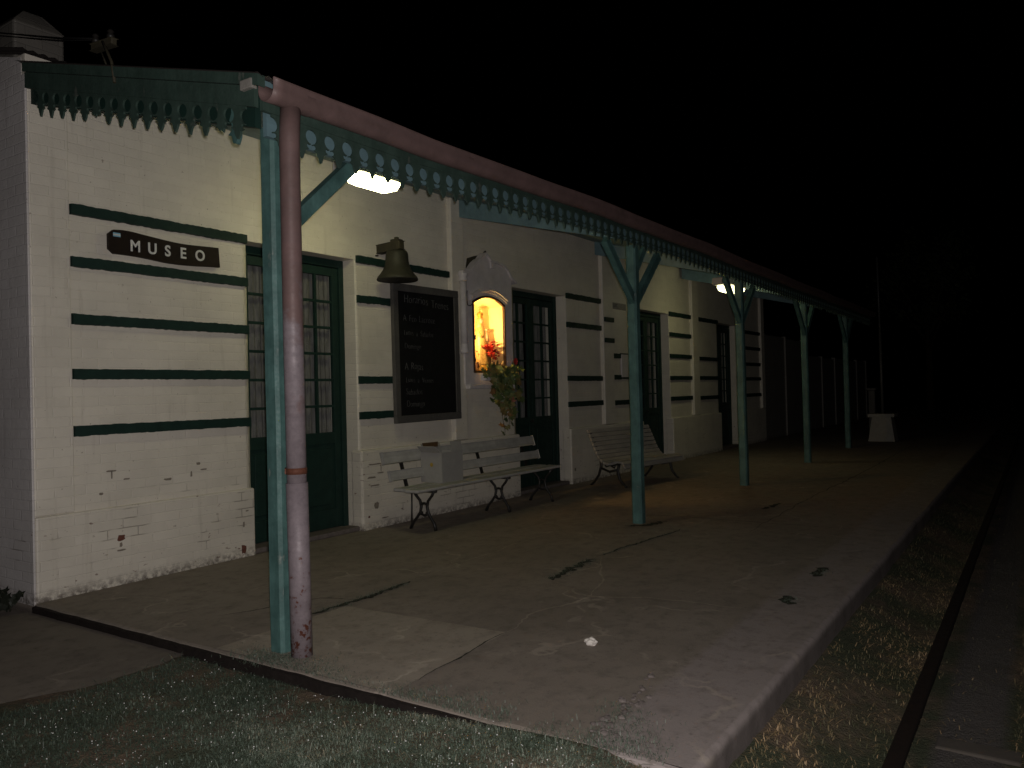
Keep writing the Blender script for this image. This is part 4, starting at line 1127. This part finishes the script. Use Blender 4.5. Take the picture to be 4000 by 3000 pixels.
fp = thing('flagpole', 'thin pole rising from a tapered whitewashed pedestal at the dark platform end', 'flagpole', (21.6, 3.32, 0))
bm = B()
def frus(z0, z1, a, b, c=(21.6, 3.32)):
    v0 = [bm.verts.new((c[0] + sx * a, c[1] + sy * a, z0)) for sx, sy in ((-1, -1), (1, -1), (1, 1), (-1, 1))]; v1 = [bm.verts.new((c[0] + sx * b, c[1] + sy * b, z1)) for sx, sy in ((-1, -1), (1, -1), (1, 1), (-1, 1))]
    for i in range(4): bm.faces.new((v0[i], v0[(i + 1) % 4], v1[(i + 1) % 4], v1[i]))
    bm.faces.new(v0[::-1]); bm.faces.new(v1)
frus(0, .60, .30, .215); frus(.602, .68, .30, .30); build('pedestal', bm, 'pedestal', fp)
bm = B(); tube(bm, [(21.6, 3.32, .68), (21.6, 3.33, 2.7)], .032, 12); tube(bm, [(21.6, 3.33, 2.7), (21.6, 3.35, 4.6)], .022, 12); build('pole', bm, 'pole', fp)
bo = thing('marker_post', 'short dark post standing just behind the flagpole pedestal', 'post', (22.6, 3.72, 0))
bm = B(); box(bm, 22.52, 22.68, 3.64, 3.80, 0, 1.25, .015); build('shaft', bm, 'grey_wood', bo)
bm = B(); box(bm, 22.49, 22.71, 3.61, 3.83, 1.252, 1.32, .015); build('cap', bm, 'grey_wood', bo)

# railway track
def rail(y, label):
    t = thing('steel_rail', label, 'rail', (2.0, y, -.3), 'rails of the track')
    pr = [(-.060, -.145), (.060, -.145), (.060, -.135), (.012, -.118), (.009, -.04), (.033, -.03), (.035, -.004), (.028, 0), (-.028, 0), (-.035, -.004), (-.033, -.03), (-.009, -.04), (-.012, -.118), (-.060, -.135)]
    bm = B(); prism(bm, [(-12, y + a, -.185 + b) for a, b in pr], (212, 0, 0)); build('rail_bar', bm, 'rail', t)
rail(.575, 'dark rusty rail nearest the platform edge in the grass'); rail(-.48, 'dark rusty rail on the far side of the track')
for k in range(12):
    x = 4.30 + k * .72
    bm = B(); box(bm, x - (.11 if k else .07), x + (.11 if k else .07), -.95 if k else .12, .50 if k else .47, -.40, -.279 if k == 0 else -.312 - .004 * (k % 3), .012)
    tag(build('sleeper', bm, 'sleeper'), 'pale worn sleeper end nearest the camera beside the rail' if k == 0 else 'worn timber sleeper half buried between the rails', 'sleeper', 'sleepers of the track' )

# dark trees beyond the line
def tree(x, y, h, r, label, seed):
    rnd = random.Random(seed); t = thing('tree', label, 'tree', (x, y, -.3), 'dark trees beyond the station')
    bm = B(); tube(bm, [(x, y, -.3), (x + .1, y, h * .3), (x + .05, y + .1, h * .55)], [.2, .15, .08], 10)
    for k in range(7):
        a = rnd.uniform(0, 6.28); z = h * rnd.uniform(.3, .5); q = (x + math.cos(a) * r * .7, y + math.sin(a) * r * .7, z + h * .25); tube(bm, [(x + .08, y, z), ((x + q[0]) / 2, (y + q[1]) / 2, z + h * .15), q], [.07, .05, .015], 6)
    build('trunk', bm, 'bark', t)
    V, F, T = [], [], []
    for c_ in range(46):
        d = Vector((rnd.gauss(0, 1), rnd.gauss(0, 1), rnd.gauss(0, .8))).normalized() * r * rnd.uniform(.35, 1.0); c = Vector((x, y, h * .68)) + Vector((d.x, d.y, d.z * 1.05))
        for k in range(60):
            p = c + Vector((rnd.gauss(0, .3), rnd.gauss(0, .3), rnd.gauss(0, .24))); n = Vector((rnd.gauss(0, 1), rnd.gauss(0, 1), rnd.gauss(0, 1))).normalized(); u = n.orthogonal(); w = n.cross(u); s = rnd.uniform(.05, .11); b = len(V)
            V += [p - u * s, p - w * s * .5, p + u * s, p + w * s * .5]; F.append((b, b + 1, b + 2, b + 3)); T += [rnd.random()] * 4
    me = bpy.data.meshes.new('crown'); me.from_pydata([tuple(v - Vector(t.location)) for v in V], [], F); at = me.attributes.new('tint', 'FLOAT', 'POINT'); at.data.foreach_set('value', T); me.materials.append(M['tree'])
    o = bpy.data.objects.new('crown', me); col.objects.link(o); o.parent = t
tree(44, 4.6, 9.5, 2.6, 'faint tree in the dark past the platform end, left of the track', 3)
tree(52, -3.5, 11.0, 3.4, 'larger faint tree in the dark on the far side of the track', 5)

# ------------------------------------------------------------------ light, sky, camera
w = bpy.data.worlds.new('World'); scn.world = w; w.use_nodes = True
sky = w.node_tree.nodes.new('ShaderNodeTexSky'); sky.sky_type = 'NISHITA'; sky.sun_disc = False; sky.sun_elevation = R(-6); sky.sun_rotation = R(200)
bg = w.node_tree.nodes['Background']; w.node_tree.links.new(sky.outputs[0], bg.inputs[0]); bg.inputs[1].default_value = .02

# camera pose from the photograph's vanishing points
f = 1713.0
Xc = Vector((2250 - 1106, -(818 - 829.5), -f)).normalized()
a = Vector((-.025, 1, 0)); b = Vector((0, 0, -1)); t = -(a.dot(Xc)) / b.dot(Xc); Uc = (a + b * t).normalized(); Yc = Uc.cross(Xc)
rot = Matrix((Xc, Yc, Uc))
cam = bpy.data.cameras.new('camera'); co = bpy.data.objects.new('camera', cam); col.objects.link(co)
co.matrix_world = Matrix.Translation((0, 0, 1.45)) @ rot.to_4x4()
cam.sensor_width = 36; cam.lens = f / 2212 * 36; cam.clip_end = 3000; cam.clip_start = .05
scn.camera = co
# the photographer's flash: a real small lamp just above the lens
fl = bpy.data.lights.new('flash', 'SPOT'); fl.energy = 490; fl.spot_size = R(125); fl.spot_blend = .85; fl.shadow_soft_size = .015; fl.color = (1.0, .94, .92)
fo_ = bpy.data.objects.new('flash', fl); col.objects.link(fo_)
fo_.matrix_world = Matrix.Translation(Vector((0, 0, 1.45)) + rot @ Vector((.02, .05, -.01))) @ (rot @ Matrix.Rotation(R(3), 3, 'Y')).to_4x4()

scn.view_settings.view_transform = 'Standard'; scn.view_settings.look = 'None'; scn.view_settings.exposure = 0; scn.view_settings.gamma = 1
scn.render.engine = 'CYCLES'
